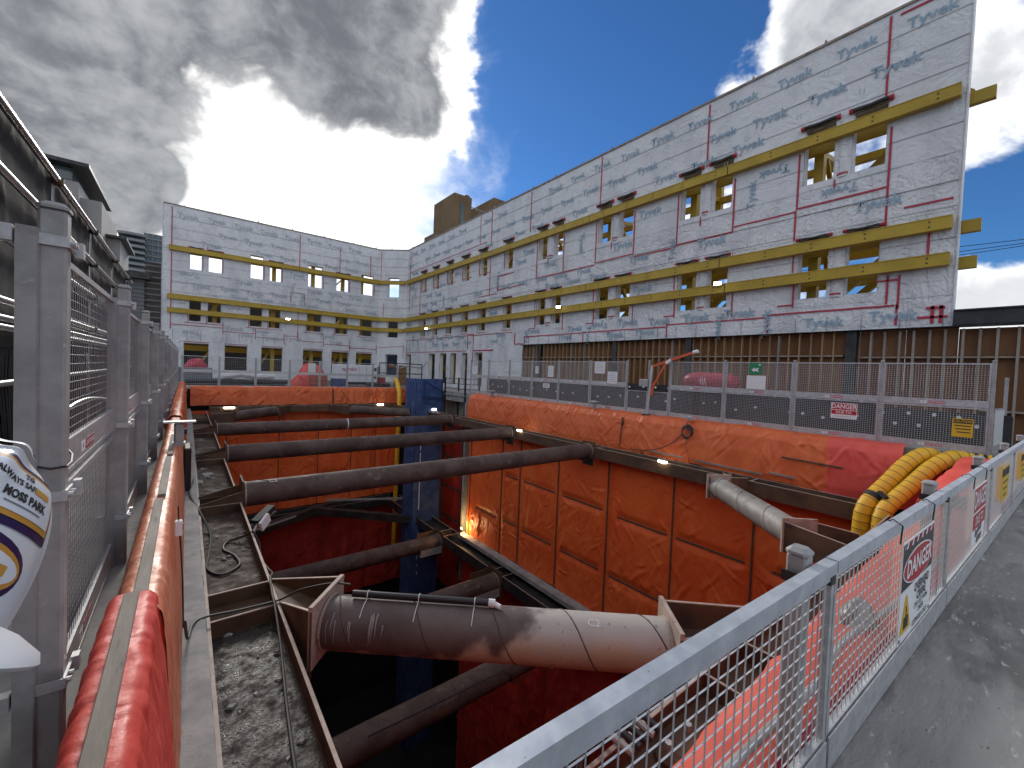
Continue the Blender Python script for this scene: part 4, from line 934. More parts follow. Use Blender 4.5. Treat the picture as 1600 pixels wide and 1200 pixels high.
wall_tarp('wall_tarp', 'red tarp on the recessed wall right of the blue tower', 'x', 23.2, 34.2, -15, -2.0, 16.3, M_TARPD, [26,29], [], 0.08, 0.16, 19)
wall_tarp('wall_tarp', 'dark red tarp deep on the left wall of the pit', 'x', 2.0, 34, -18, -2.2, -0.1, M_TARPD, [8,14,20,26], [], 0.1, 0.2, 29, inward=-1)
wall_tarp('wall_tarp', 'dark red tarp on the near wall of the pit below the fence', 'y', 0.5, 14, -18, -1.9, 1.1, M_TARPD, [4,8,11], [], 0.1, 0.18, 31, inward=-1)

def curb_tarp(name, label, prof, a0, a1, axis, mat_, seed, amp=0.03, step=0.06, pins=(), folds=1.0, ragged=0.06, sign=1, follow=False, taut=False):
    Pp, Q, A, T = profile_sheet(prof, a0, a1, step, step)
    if follow: # outer hem follows the slanting fence
        k = np.clip((0.93-Pp)/0.31, 0, 1); Pp = Pp*(1-k)+k*np.minimum(Pp, np.maximum(0.745-0.055*A, 0.05))
    P = np.stack([Pp, A, Q], -1) if axis == 'y' else np.stack([A, Pp, Q], -1)
    h = wrinkle(A, T, seed, pins, folds)*amp*sign
    if taut:   # short cross creases where the sheet is stapled under the batten
        wv = A+0.12*vn(A*1.7, T*2.0, seed+21)
        h = h+0.0045*np.maximum(ridge(wv*9.0, T*1.1, seed+22),0)**2*sign+0.0045*np.maximum(ridge(wv*21, T*2.5, seed+23),0)**2*sign+0.0035*ridge(wv*13+T*6, T*3-wv*3, seed+25)*sign+0.006*fbm(A*0.9, T*0.8, seed+24)*np.clip((1.55-T)/0.8, 0.1, 1)
    P = displaced(P, h)
    # ragged lower hem
    w = np.clip(1-T/0.5, 0, 1)
    P[..., 2] += w*ragged*fbm(A*1.3, A*0+seed, seed+3)
    t = thing(name, label, 'tarp')
    obj('sheet', grid_mesh('sheet', P, mat_), t)
    return t
PR = [(14.42,-1.16),(14.40,-0.95),(14.47,-0.4),(14.60,0.12),(14.74,0.33),(14.95,0.385),(15.25,0.395)]
def pinrow(a0, a1, t, n, s): 
    r2 = random.Random(s); return [(a0+(a1-a0)*(k+r2.uniform(0.2,0.8))/n, t+r2.uniform(-0.1,0.1), r2.uniform(0.3,0.8), r2.uniform(0.4,0.9)) for k in range(n)]
t1 = curb_tarp('curb_tarp', 'orange tarp over the right-hand curb, far length up to the vertical batten', PR, 22.9, 10.72, 'y', M_TARP, 41, 0.04, 0.04, pinrow(22.9,10.7,1.3,7,1)+pinrow(22,11,0.2,5,2), 0.9)
MB().bar((14.42,10.72,-1.05), (14.53,10.72,0.2), 0.03, 0.09, (1,0,0)).build('batten', M_BATTEND, t1)
t2 = curb_tarp('curb_tarp', 'orange tarp over the right-hand curb, with a hanging cable coil', PR, 10.7, 3.52, 'y', M_TARP, 47, 0.04, 0.04, pinrow(10.7,3.5,1.35,4,3)+pinrow(10,4,0.1,4,4), 0.9)
MB().bar((14.40,4.7,-0.36), (14.44,3.2,-0.40), 0.03, 0.05).build('batten', M_BATTEND, t2)
for ya, yb, zz in ((9.3,7.9,-0.95),(7.4,5.2,-0.98),(5.0,4.3,-0.9)): MB().bar((14.36,ya,zz), (14.36,yb,zz-0.02), 0.04, 0.06).build('batten', M_BATTEN, t2)
PR2 = [(14.40,-1.20),(14.38,-0.95),(14.45,-0.4),(14.58,0.13),(14.72,0.345),(14.95,0.40),(15.25,0.41)]
t3 = curb_tarp('curb_tarp', 'red tarp over the right-hand curb beneath the yellow ducts', PR2, 3.62, 2.02, 'y', M_TARPR, 53, 0.03, 0.045, pinrow(3.6,2.0,1.4,2,5), 0.7)
t3b = curb_tarp('curb_tarp', 'dark red tarp sagging low beneath the two yellow ducts', [(14.38,-1.2),(14.38,-0.9),(14.55,-0.42),(14.8,-0.16),(15.6,-0.12)], 2.0, -0.6, 'y', M_TARPR, 57, 0.03, 0.05, pinrow(2.0,-0.5,1.2,3,15), 1.0)
PN = [(0.0,-0.0),(0,0)]
# near curb: runs along x just inside the fence, drops to the near waler
prof = [(1.30,-1.17),(1.24,-0.9),(1.10,-0.3),(1.0,0.03),(0.93,0.12),(0.80,0.12),(0.62,0.06)]
t4 = curb_tarp('curb_tarp', 'pinkish red tarp over the near curb, seen through the mesh fence', prof, -0.2, 9.2, 'x', M_TARPP, 59, 0.02, 0.045, pinrow(0,9,1.3,5,6), 0.6, sign=-1, follow=True)
prof = [(1.32,-1.2),(1.26,-0.9),(1.10,-0.2),(1.02,0.2),(0.92,0.32),(0.62,0.34),(0.30,0.05)]
t5 = curb_tarp('curb_tarp', 'bright red tarp folded over the near right corner beside the ducts', prof, 9.0, 14.6, 'x', M_TARPR, 61, 0.03, 0.05, pinrow(9,14.6,1.2,4,7), 1.2, sign=-1, follow=True)
# far curb
prof = [(33.98,-1.12),(34.0,-0.9),(34.1,-0.1),(34.2,0.12),(34.5,0.16)]
t6 = curb_tarp('curb_tarp', 'orange tarp over the far curb, left length', prof, 0.2, 9.0, 'x', M_TARP, 67, 0.06, 0.06, pinrow(0.2,9,1.0,4,8), 1.0)
t7 = curb_tarp('curb_tarp', 'orange tarp over the far curb, right length ending at the yellow drop duct', prof, 9.1, 15.6, 'x', M_TARP, 71, 0.06, 0.06, pinrow(9,15,1.0,3,9), 1.0)
MB().bar((9.05,33.93,-1.1), (9.05,34.1,0.1), 0.05, 0.05).build('batten', M_BATTEND, t7); MB().bar((9.6,33.95,0.0), (10.3,33.93,-1.0), 0.03, 0.03).build('batten', M_BATTEND, t7)
MB().bar((11.6,33.95,-1.0), (12.2,33.95,-0.1), 0.03, 0.03).build('batten', M_BATTEND, t7)
# left barrier: red near length and orange far length, battens on top
prof = [(0.05,-1.29),(-0.01,-1.0),(-0.045,-0.4),(-0.085,0.1),(-0.125,0.44),(-0.16,0.485),(-0.31,0.49),(-0.34,0.45),(-0.385,0.1),(-0.40,0.01)]
t8 = curb_tarp('barrier_tarp', 'glossy red tarp wrapped over the barrier nearest the camera on the left', prof, 1.0, 3.28, 'y', M_TARPR, 73, 0.0045, 0.018, pinrow(1,3.3,1.9,6,10)+pinrow(1,3.3,2.25,5,20), 0.5, ragged=0.02, taut=True)
prof2 = [(0.0,-1.29),(-0.02,-1.0),(-0.05,-0.4),(-0.075,0.1),(-0.10,0.36),(-0.13,0.41),(-0.27,0.42),(-0.31,0.38),(-0.365,0.1),(-0.39,0.01)]
t9 = curb_tarp('barrier_tarp', 'sun-faded orange tarp wrapped over the barrier along the left fence', prof2, 3.22, 13.6, 'y', mat('faded_orange_tarp', (0.78,0.25,0.13), (0.84,0.34,0.20), 0.36, 0, 1.6, 0.45, 14, transl=0.2, spots=[(3,0.6,0.75,(0.70,0.17,0.09))], rough2=0.6), 79, 0.0065, 0.024, pinrow(3.2,13.6,1.85,14,11)+pinrow(3.2,13.6,2.1,12,12), 0.6, ragged=0.02, taut=True)
t10 = curb_tarp('barrier_tarp', 'crumpled orange tarp at the far end of the left barrier', [(p-0.01*0, q+0.03) for p, q in prof2], 13.5, 33.9, 'y', M_TARP, 83, 0.04, 0.05, pinrow(13.5,33.9,1.85,14,13), 1.0, ragged=0.02, taut=True)
BT = M_BATTEN
for ya, yb, x0, zz, par in ((0.9,3.22,-0.235,0.508,t8),(3.36,5.55,-0.205,0.44,t9),(5.7,7.9,-0.19,0.44,t9),(8.1,10.2,-0.18,0.44,t9)):
    MB().bbox(x0-0.034, x0+0.034, ya, yb, zz-0.012, zz+0.016, 0.004).build('batten', BT, par)

# ================================================================== GUARD FENCES
def wires(w, z0, z1, px, pz, r):
    b = MB()
    def pr(a, c, ax):
        a = Vector(a); c = Vector(c); d = [Vector(v) for v in ((0,r,0),(0,-r,0))]
        o2 = Vector((r,0,0)) if ax == 'z' else Vector((0,0,r))
        q = [d[0], o2, d[1], -o2]
        b.add([a+k for k in q]+[c+k for k in q], [(i,(i+1)%4,4+(i+1)%4,4+i) for i in range(4)])
    n = max(2, int(round(w/px)))
    for k in range(1, n): pr((w*k/n, -r*0.8, z0), (w*k/n, -r*0.8, z1), 'z')
    n = max(2, int(round((z1-z0)/pz)))
    for k in range(1, n): pr((0, r*0.8, z0+(z1-z0)*k/n), (w, r*0.8, z0+(z1-z0)*k/n), 'x')
    return b
_pc = {}
def panel_meshes(w, h, kick, px, pz, r, ft, wm=None):
    k = (round(w,2), h, kick, px, r, wm)
    if k in _pc: return _pc[k]
    fr = MB().box(0, ft, -ft/2, ft/2, 0, h).box(w-ft, w, -ft/2, ft/2, 0, h).box(ft, w-ft, -ft/2, ft/2, h-ft, h).box(ft, w-ft, -ft/2, ft/2, 0, ft*0.8)
    kp = MB().box(ft, w-ft, -ft/2+0.002, -ft/2+0.007, ft*0.8, kick).box(ft, w-ft, -ft/2+0.0, ft/2, kick, kick+0.022)
    _pc[k] = (fr.mesh('panel_frame', M_GALV), kp.mesh('kick_plate', M_GALV), wires(w, kick+0.02, h-ft, px, pz, r).mesh('wire_mesh', wm or M_WIRE))
    return _pc[k]
PLW = MB().box(-0.06, 0.06, -0.032, 0.032, -0.002, 0).mesh('name_plate', M_PAPER); PLR = MB().box(-0.15, 0.15, -0.032, 0.032, -0.002, 0).mesh('name_plate', M_REDL)
def add_panel(root, p0, p1, z, h, face, kick=0.17, px=0.052, pz=0.052, r=0.0022, ft=0.034, plate=True, wm=None):
    """panel from p0 to p1 (2-D), wire face looks to 'face' (2-D)"""
    d = Vector(p1)-Vector(p0); w = d.length; d.normalize()
    n = Vector((d.y, -d.x))       # local -y direction
    if n.dot(Vector(face)) < 0: p0, p1 = p1, p0; d = -d
    me = panel_meshes(w, h, kick, px, pz, r, ft, wm)
    fr = obj('panel_frame', me[0], root); fr.matrix_local = frame_mat((d.x,d.y,0), (-d.y,d.x,0), (p0[0],p0[1],z))
    obj('kick_plate', me[1], fr); obj('wire_mesh', me[2], fr, 'stuff')
    if plate:
        y = -ft/2+0.0005
        for me_, x, s_ in ((PLW, w*0.42, 1), (PLR, w*0.42+0.23, 1)):
            o = obj('name_plate', me_, fr); o.matrix_local = frame_mat((1,0,0), (0,0,1), (x, y, kick*0.52)); o.scale = (1,1,1)
        o = obj('lettering', text_mesh('ADAPTAPANEL', 0.05, 0.001, M_PAPER, 0.86), fr); o.matrix_local = frame_mat((1,0,0), (0,0,1), (w*0.42+0.23, y-0.001, kick*0.52))
        o = obj('lettering', text_mesh('f-', 0.045, 0.001, M_INK, 1), fr); o.matrix_local = frame_mat((1,0,0), (0,0,1), (w*0.42, y-0.001, kick*0.52))
    return fr
def post_mesh(w, h, d=None, cap=True, mat_=None):
    d = d or w
    b = MB().bbox(-w/2, w/2, -d/2, d/2, 0, h-0.03, min(w,d)*0.12)
    if cap: b.bbox(-w/2-0.006, w/2+0.006, -d/2-0.006, d/2+0.006, h-0.03, h, min(w,d)*0.2)
    return b.mesh('post', mat_ or M_GALVD)
# ---- left fence
LFN = thing('guard_fence', 'tall grey two-tier mesh guard fence with square posts along the left side of the pit', 'fence')
LPY = [2.66+2.48*k for k in range(13)]
pm = post_mesh(0.088, 2.55); cm = MB().box(-0.05, 0.05, -0.03, 0.03, 0, 0.05).mesh('clamp', M_GALV)
back = MB().box(-0.03, 0.03, -0.035, 0.035, 0, 2.42).mesh('back_channel', M_GALVD)
for k, y in enumerate(LPY):
    o = inst(pm, 'post', LFN, (-0.458, y, 0.0), 0)
    inst(back, 'back_channel', o, (-0.064, -0.058, 0))
    for z in (0.42, 1.26, 2.36):
        b = MB().box(0.045, 0.055, -0.06, 0.12, z, z+0.045).box(0.048, 0.075, 0.09, 0.14, z-0.015, z+0.055).box(-0.11, 0.05, -0.062, -0.052, z, z+0.045).box(-0.15, -0.10, -0.10, -0.05, z-0.01, z+0.055).tube((0.055,0.02,z+0.022),(0.07,0.02,z+0.022),0.011,6).tube((0.055,-0.03,z+0.022),(0.07,-0.03,z+0.022),0.011,6)
        b.build('clamp', M_GALV, o)
    if k < len(LPY)-1:
        y1 = LPY[k+1]
        for z in (0.03, 1.24): add_panel(LFN, (-0.522, y+0.02), (-0.522, y1-0.02), z, 1.165, (1,0), r=0.0018, px=0.06, wm=M_WIRED)
settle(LFN, (-0.458, 2.66, 0))
# tie wire round the nearest post
tag(MB().path([(-0.52,2.60,1.44),(-0.50,2.607,1.42),(-0.455,2.607,1.405),(-0.408,2.61,1.41),(-0.405,2.68,1.415),(-0.42,2.80,1.43),(-0.47,2.95,1.45)], 0.005, 5).build('tie_wire', M_RUBBER), 'thin black tie wire looped round the nearest left fence post', 'wire')
# ---- right fence
RFN = thing('guard_fence', 'grey two-tier mesh guard fence on the orange curb along the right side of the pit', 'fence')
RPY = [0.6, 2.63, 4.74, 6.89, 9.04, 10.0, 11.08, 13.19, 15.33, 17.44, 19.51, 21.67, 23.77]
pr_ = post_mesh(0.075, 2.29)
for k, y in enumerate(RPY):
    inst(pr_, 'post', RFN, (15.20, y, 0.37), 0)
    if k < len(RPY)-1:
        y1 = RPY[k+1]
        if 9 < y < 9.5: add_panel(RFN, (15.2, y+0.04), (15.2, y1-0.04), 0.40, 0.95, (-1,0), plate=False, r=0.003); continue
        if 9.9 < y < 10.5: add_panel(RFN, (15.2, y+0.04), (15.2, y1-0.04), 0.40, 0.95, (-1,0), plate=False, r=0.003); continue
        for z in (0.40, 1.50): add_panel(RFN, (15.2, y+0.04), (15.2, y1-0.04), z, 1.09, (-1,0), kick=0.15, r=0.003)
# return bay behind the near fence
inst(pr_, 'post', RFN, (17.2, 0.45, 0.0), 0); add_panel(RFN, (15.26, 0.56), (17.16, 0.45), 0.4, 1.09, (0,-1), plate=False, r=0.003)
settle(RFN, (15.2, 0.6, 0.37))
# ---- near fence
NFN = thing('guard_fence', 'waist-high galvanised mesh guard fence in the right foreground', 'fence')
def nf(x, o=0.0): return 0.70-0.055*x+o
NJ = [-0.35, 2.46, 5.22, 7.72, 10.12, 12.4, 14.7]
for k, (a, b) in enumerate(zip(NJ[:-1], NJ[1:])):
    fr = add_panel(NFN, (a+0.008, nf(a)), (b-0.008, nf(b)), 0.015, 1.02, (0,-1), kick=0.16, px=0.064, pz=0.062, r=0.0032, ft=0.034, plate=False)
    w = (Vector((b,nf(b)))-Vector((a,nf(a)))).length-0.016
    MB().box(0, w, -0.026, 0.026, 1.005, 1.045).box(0, w, -0.018, -0.012, 0.962, 1.005).box(0, w, -0.026, -0.021, 0.99, 1.005).build('top_rail', M_RAIL, fr)
    MB().box(0.01, w-0.01, -0.03, -0.022, 0.0, 0.17).build('toe_board', M_GALV, fr)
pn = post_mesh(0.085, 1.16)
for x in (-0.45, 2.30, 4.95, 7.45, 9.86, 12.1, 14.5):
    o = inst(pn, 'post', NFN, (x, nf(x, 0.078), -0.03), -0.055)
    MB().box(-0.065, 0.14, -0.062, -0.052, 1.0, 1.05).box(0.10, 0.16, -0.10, -0.052, 0.985, 1.065).box(-0.065, -0.055, -0.06, 0.05, 1.0, 1.05).tube((-0.02,-0.062,1.025),(-0.02,-0.076,1.025),0.012,6).tube((0.05,-0.062,1.025),(0.05,-0.076,1.025),0.012,6).build('clamp', M_DKST, o)
settle(NFN, (-0.45, nf(-0.45), 0))
for k, x in enumerate((3.50, 4.38, 6.15, 6.92)):
    y = nf(x); pts = [(x, y-0.04, 0.93), (x+0.005, y-0.045, 1.045), (x, y, 1.075), (x-0.005, y+0.045, 1.045), (x-0.003, y+0.045, 0.99)]
    tag(MB().path(pts, 0.0045, 6).build('cable_tie', M_RUBBER), '%s black cable tie looped over the near fence rail' % ('nearest', 'second', 'third', 'fourth')[k], 'cable tie')
# ---- far fence
FFN = thing('guard_fence', 'thin-posted mesh guard fence on the far orange curb', 'fence')
FPX = [-0.25, 1.75, 3.88, 6.06, 8.16, 10.24, 12.33, 14.5]
pf = post_mesh(0.07, 2.2)
for k, x in enumerate(FPX):
    inst(pf, 'post', FFN, (x, 34.6, 0.0), 0)
    if k < len(FPX)-1:
        for z in (0.06, 1.12): add_panel(FFN, (x+0.04, 34.6), (FPX[k+1]-0.04, 34.6), z, 1.05, (0,-1), kick=0.13, px=0.11, pz=0.11, r=0.003, plate=(z < 1 and k % 2 == 0))
settle(FFN, (-0.25, 34.6, 0))

# ================================================================== SIGNS
RD = Vector((1,-0.055,0)).normalized()
def sign_near(x, z, w, h, name, label): 
    t = thing(name, label, 'sign')
    pos = Vector((x, nf(x)-0.052, z))
    return t, pos
# danger overhead crane
t, c = sign_near(3.94, 0.60, 0.86, 0.66, 'warning_sign', 'danger overhead crane sign with yellow triangle tied to the near fence')
W, H = 0.84, 0.66
pl = quad_plate(t, 'sign_sheet', M_PAPER, RD, (0,0,1), c, W, H)
def sub(par, fn, *a): return fn(par, *a)
quad_plate(pl, 'black_panel', M_BLACKP, (1,0,0), (0,1,0), (0,0.165,0.002), W-0.02, 0.30, 0.002)
disc_plate(pl, 'white_ring', M_PAPER, (1,0,0), (0,1,0), (0.0,0.135,0.004), 0.40, 0.118, 0.0015)
disc_plate(pl, 'red_oval', M_RED, (1,0,0), (0,1,0), (0.0,0.135,0.006), 0.385, 0.108, 0.0015)
place_text('DANGER', 0.165, M_PAPER, (1,0,0), (0,1,0), (0,0.137,0.0075), pl, 0.004, 1.0)
for k in range(12): poly_plate(pl, 'stripe', M_RED if k % 2 else M_PAPER, (1,0,0), (0,1,0), (-0.36+k*0.064,0.285,0.0045), [(0,0),(0.034,0),(0.06,0.035),(0.026,0.035)], 0.001)
poly_plate(pl, 'triangle', M_SYEL, (1,0,0), (0,1,0), (-0.27,-0.27,0.003), [(-0.13,0),(0.13,0),(0.015,0.235),(-0.015,0.235)], 0.002)
poly_plate(pl, 'load_symbol', M_INK, (1,0,0), (0,1,0), (-0.27,-0.245,0.0045), [(-0.055,0),(0.055,0),(0.055,0.075),(0.012,0.075),(0.012,0.14),(-0.008,0.14),(-0.008,0.075),(-0.055,0.075)], 0.001)
for s_, z_, sz in (('OVERHEAD', -0.045, 0.085), ('CRANE', -0.115, 0.085), ('STAY OUT FROM', -0.175, 0.05), ('UNDER', -0.222, 0.05), ('SUSPENDED LOADS', -0.285, 0.05)):
    place_text(s_, sz, M_INK, (1,0,0), (0,1,0), (0.13 if z_ > -0.25 else 0.12, z_, 0.0035), pl, 0.002 if sz > 0.06 else 0.001, 0.92)
for xx, zz in ((-0.39,0.3),(0.39,0.3),(-0.39,-0.3),(0.39,-0.3)): disc_plate(pl, 'grommet', M_GALVD, (1,0,0), (0,1,0), (xx,zz,0.005), 0.014, 0.014, 0.002, 12)
def danger_due(root, pos, right, w, h):
    pl = quad_plate(root, 'sign_sheet', M_PAPER, right, (0,0,1), pos, w, h)
    quad_plate(pl, 'red_header', M_RED, (1,0,0), (0,1,0), (0,h*0.27,0.002), w*0.95, h*0.40, 0.001)
    place_text('DANGER', h*0.42, M_PAPER, (1,0,0), (0,1,0), (0,h*0.27,0.0035), pl, 0.004, 0.9*w/(h*1.6)/1.0)
    quad_plate(pl, 'red_band', M_RED, (1,0,0), (0,1,0), (0,-h*0.10,0.002), w*0.95, h*0.26, 0.001)
    place_text('DUE TO', h*0.22, M_PAPER, (1,0,0), (0,1,0), (0,-h*0.10,0.0035), pl, 0.002, 1.0)
    return pl
t, c = sign_near(6.52, 0.64, 0.8, 0.6, 'warning_sign', 'red and white danger sign with handwriting on the near fence')
pl = danger_due(t, c, RD, 0.78, 0.60)
scribble(pl, 'handwriting', M_INKG, (1,0.06,0), (0,1,0), (-0.05,-0.175,0.003), 0.36, 0.08, 5); scribble(pl, 'handwriting', M_INKG, (1,0.05,0), (0,1,0), (0.02,-0.255,0.003), 0.3, 0.07, 6)
for x, lab in ((8.6, 'nearer yellow notice on the near fence'), (10.9, 'farther yellow notice on the near fence')):
    t, c = sign_near(x, 0.70, 0.7, 0.45, 'notice_sign', lab); pl = quad_plate(t, 'sign_sheet', M_SYEL, RD, (0,0,1), c, 0.74, 0.46)
    quad_plate(pl, 'black_band', M_INK, (1,0,0), (0,1,0), (0,0.15,0.002), 0.7, 0.1, 0.001); 
    for k in range(3): quad_plate(pl, 'text_line', M_INK, (1,0,0), (0,1,0), (0,0.02-0.09*k,0.002), 0.5-0.1*k, 0.02, 0.001)
# signs on the right fence
RR = (0,-1,0)
t = thing('warning_sign', 'red and white danger due to sign on the right-hand fence', 'sign'); pl = danger_due(t, (15.155, 3.42, 1.17), RR, 0.62, 0.46)
scribble(pl, 'handwriting', M_INKG, (1,0,0), (0,1,0), (-0.03,-0.165,0.003), 0.4, 0.05, 9, 22, 0.003)
t = thing('first_aid_sign', 'green escape sign above a white notice on the right-hand fence', 'sign')
pl = quad_plate(t, 'sign_sheet', M_GREEN, RR, (0,0,1), (15.155, 5.88, 2.37), 0.40, 0.40)
poly_plate(pl, 'arrow', M_PAPER, (1,0,0), (0,1,0), (0,-0.04,0.002), [(-0.12,0),(-0.03,0.08),(-0.03,0.03),(0.12,0.07),(0.07,0),(0.12,-0.07),(-0.03,-0.03),(-0.03,-0.08)], 0.001)
poly_plate(pl, 'cross', M_PAPER, (1,0,0), (0,1,0), (0.13,0.13,0.002), [(-0.04,-0.01),(-0.01,-0.01),(-0.01,-0.04),(0.01,-0.04),(0.01,-0.01),(0.04,-0.01),(0.04,0.01),(0.01,0.01),(0.01,0.04),(-0.01,0.04),(-0.01,0.01),(-0.04,0.01)], 0.001)
pl = quad_plate(t, 'notice', M_PAPER, RR, (0,0,1), (15.155, 5.84, 1.90), 0.60, 0.46)
t = thing('caution_sign', 'ragged yellow caution sign low on the right-hand fence', 'sign')
pl = quad_plate(t, 'sign_sheet', M_SYEL, RR, (0.04,0.05,1), (15.15, 1.05, 0.98), 0.36, 0.46)
quad_plate(pl, 'black_band', M_INK, (1,0,0), (0,1,0), (0,0.155,0.002), 0.33, 0.1, 0.001); place_text('CAUTION', 0.075, M_SYEL, (1,0,0), (0,1,0), (0,0.155,0.003), pl, 0.001)
for k in range(3): quad_plate(pl, 'text_line', M_INK, (1,0,0), (0,1,0), (0.01*k,0.05-0.08*k,0.002), 0.29-0.03*k, 0.025, 0.001)
for k, (y, z, w, h, lab) in enumerate(((23.2,2.0,0.55,0.5,'white notice on the far end bay of the right-hand fence'), (20.5,1.9,0.35,0.5,'narrow white notice on the third bay from the far end of the right-hand fence'), (15.9,2.05,0.42,0.6,'upright white notice in the middle bays of the right-hand fence'),
        (12.6,2.3,0.62,0.55,'upper white notice beside the davit on the right-hand fence'), (11.85,1.85,0.55,0.55,'lower white notice beside the davit on the right-hand fence'), (16.2,1.28,0.5,0.24,'small white notice low on the right-hand fence'), (17.0,2.1,0.26,0.4,'small grey notice pair on the right-hand fence'))):
    t = thing('paper_notice', lab, 'notice'); pl = quad_plate(t, 'sheet', M_PAPER, RR, (0,0,1), (15.15, y, z), w, h)
    for j in range(5): quad_plate(pl, 'text_line', M_INKG, (1,0,0), (0,1,0), (rnd.uniform(-0.03,0.03)*w, h*(0.32-0.15*j), 0.0015), w*rnd.uniform(0.5,0.75), 0.012, 0.001)

# ================================================================== RIGHT SIDE KIT
# yellow ventilation ducts
def smooth_path(pts, n=10):
    pts = [Vector(p) for p in pts]; out = []
    for i in range(len(pts)-1):
        p0 = pts[max(i-1,0)]; p1 = pts[i]; p2 = pts[i+1]; p3 = pts[min(i+2,len(pts)-1)]
        for k in range(n):
            t = k/n; out.append(0.5*((2*p1)+(-p0+p2)*t+(2*p0-5*p1+4*p2-p3)*t*t+(-p0+3*p1-3*p2+p3)*t**3))
    out.append(pts[-1]); return out
def duct(label, pts, r, gap, mat_=None, ring=0.007):
    t = thing('vent_duct', label, 'duct', 'yellow ventilation ducts')
    pp = smooth_path(pts, 12); dist = [0]
    for a, b in zip(pp[:-1], pp[1:]): dist.append(dist[-1]+(b-a).length)
    N_ = int(dist[-1]/0.035); ds = np.linspace(0, dist[-1], N_)
    P = np.array([tuple(p) for p in pp]); Q = np.stack([np.interp(ds, dist, P[:,i]) for i in range(3)], -1)
    def rad(tt):
        s = tt*dist[-1]; return r*(1-0.035*abs(math.cos(PI*s/gap))**3)
    MB().path(Q.tolist(), rad, 20).build('sleeve', mat_ or M_DUCT, t, True)
    s = gap/2
    while s < dist[-1]-0.05:
        c = Vector([np.interp(s, dist, P[:,i]) for i in range(3)]); c2 = Vector([np.interp(s+0.02, dist, P[:,i]) for i in range(3)]); d = (c2-c).normalized()
        MB().tube(c-d*ring, c+d*ring, r*0.972+0.008, 20, caps=False).build('wire_rib', M_RUBBER, t); s += gap
    return t
D1 = [(15.08,1.50,0.20),(14.84,1.68,0.22),(14.50,1.93,-0.04),(14.02,2.20,-0.53),(13.68,2.40,-0.88),(13.50,2.50,-1.14),(13.43,2.54,-1.6),(13.41,2.55,-3.0),(13.41,2.55,-7.5)]
D2 = [(15.12,0.92,0.20),(14.92,1.16,0.23),(14.55,1.46,-0.02),(14.02,1.80,-0.55),(13.63,2.04,-0.93),(13.44,2.14,-1.17),(13.35,2.17,-1.6),(13.33,2.18,-3.0),(13.33,2.18,-7.5)]
duct('left of the two yellow ribbed ducts dropping over the red curb into the pit', D1, 0.185, 0.19)
duct('right of the two yellow ribbed ducts dropping over the red curb into the pit', D2, 0.185, 0.19)
st = thing('duct_strap', 'black strap band round the left yellow duct at its bend', 'strap')
MB().tube((13.72,2.375,-0.84), (13.64,2.42,-0.93), 0.197, 20, caps=False).build('band', M_RUBBER, st); MB().bar((13.60,2.26,-0.70), (13.46,2.10,-0.80), 0.10, 0.07).build('buckle', M_RUBBER, st)
fan = thing('duct_connector', 'black banded connector where the right yellow duct leaves the fence', 'connector')
MB().tube((15.10,0.98,0.20), (15.25,0.40,0.20), 0.17, 16).build('collar', M_BLACKP, fan, True)
for k in range(3): MB().tube((15.12+0.035*k,0.90-0.14*k,0.20), (15.135+0.035*k,0.83-0.14*k,0.20), 0.185, 16).build('band', M_DUCT, fan)
duct('yellow drop duct hanging down the far wall beside the blue tower', [(14.35,34.7,0.9),(14.2,34.0,0.75),(14.02,33.15,0.25),(13.95,32.7,-0.8),(13.9,32.6,-3),(13.85,32.6,-8),(13.8,32.6,-14)], 0.19, 0.35)
# davit
dv = thing('davit_arm', 'rescue davit with grey mast and orange arm behind the right-hand fence', 'davit')
MB().tube((14.95,9.85,0.38), (14.98,9.72,2.42), 0.055, 12).build('mast', M_GALV, dv, True)
MB().bar((14.98,9.78,2.36), (14.98,7.95,2.95), 0.075, 0.09).build('arm', M_ORNG, dv); MB().tube((14.98,8.0,2.93), (14.98,7.82,2.98), 0.07, 10).build('sheave', M_PAPER, dv)
MB().bar((14.98,9.66,1.55), (14.98,9.10,2.55), 0.05, 0.07).build('strut', M_ORNG, dv); MB().bar((14.97,9.72,1.2), (14.98,9.6,1.7), 0.05, 0.09).build('winch_bracket', M_ORNG, dv)
MB().bbox(14.86, 15.02, 9.85, 10.25, 1.55, 1.85, 0.03).build('winch', M_GALVD, dv); MB().bar((14.98,9.1,2.52), (14.98,8.9,2.66), 0.1, 0.12).build('clamp', M_PAPER, dv); MB().bbox(14.8, 15.1, 9.7, 10.0, 0.36, 0.42, 0.02).build('foot', M_DKST, dv)
# wrapped red bundle
rb = thing('wrapped_bundle', 'dark red shrink-wrapped rounded bundle behind the right-hand fence', 'bundle')
nu, nv = 44, 28; uu = np.linspace(-1, 1, nu); vv = np.linspace(0, 2*PI, nv); A, B = np.meshgrid(uu, vv, indexing='ij')
rr = (1-np.abs(A)**4.5)**0.5
P = np.stack([16.2+0.42*rr*np.sign(np.cos(B))*np.abs(np.cos(B))**0.8, 7.9+1.08*A, 1.85+0.37*rr*np.sign(np.sin(B))*np.abs(np.sin(B))**0.8], -1); P = displaced(P, 0.018*fbm(A*5, B*2, 4))
obj('wrap', grid_mesh('wrap', P, M_REDB), rb)
for k in range(3):
    y = 8.08-0.09*k; MB().path([(16.2+0.43*math.cos(a), y+0.08*math.sin(a), 1.85+0.38*math.sin(a)) for a in np.linspace(PI*0.62, PI*1.25, 10)], 0.014, 5).build('white_stripe', M_PAPER, rb)
for y in (7.3, 8.5): MB().box(15.95, 16.5, y-0.05, y+0.05, 0.33, 1.5).build('stand_leg', M_DKST, rb)
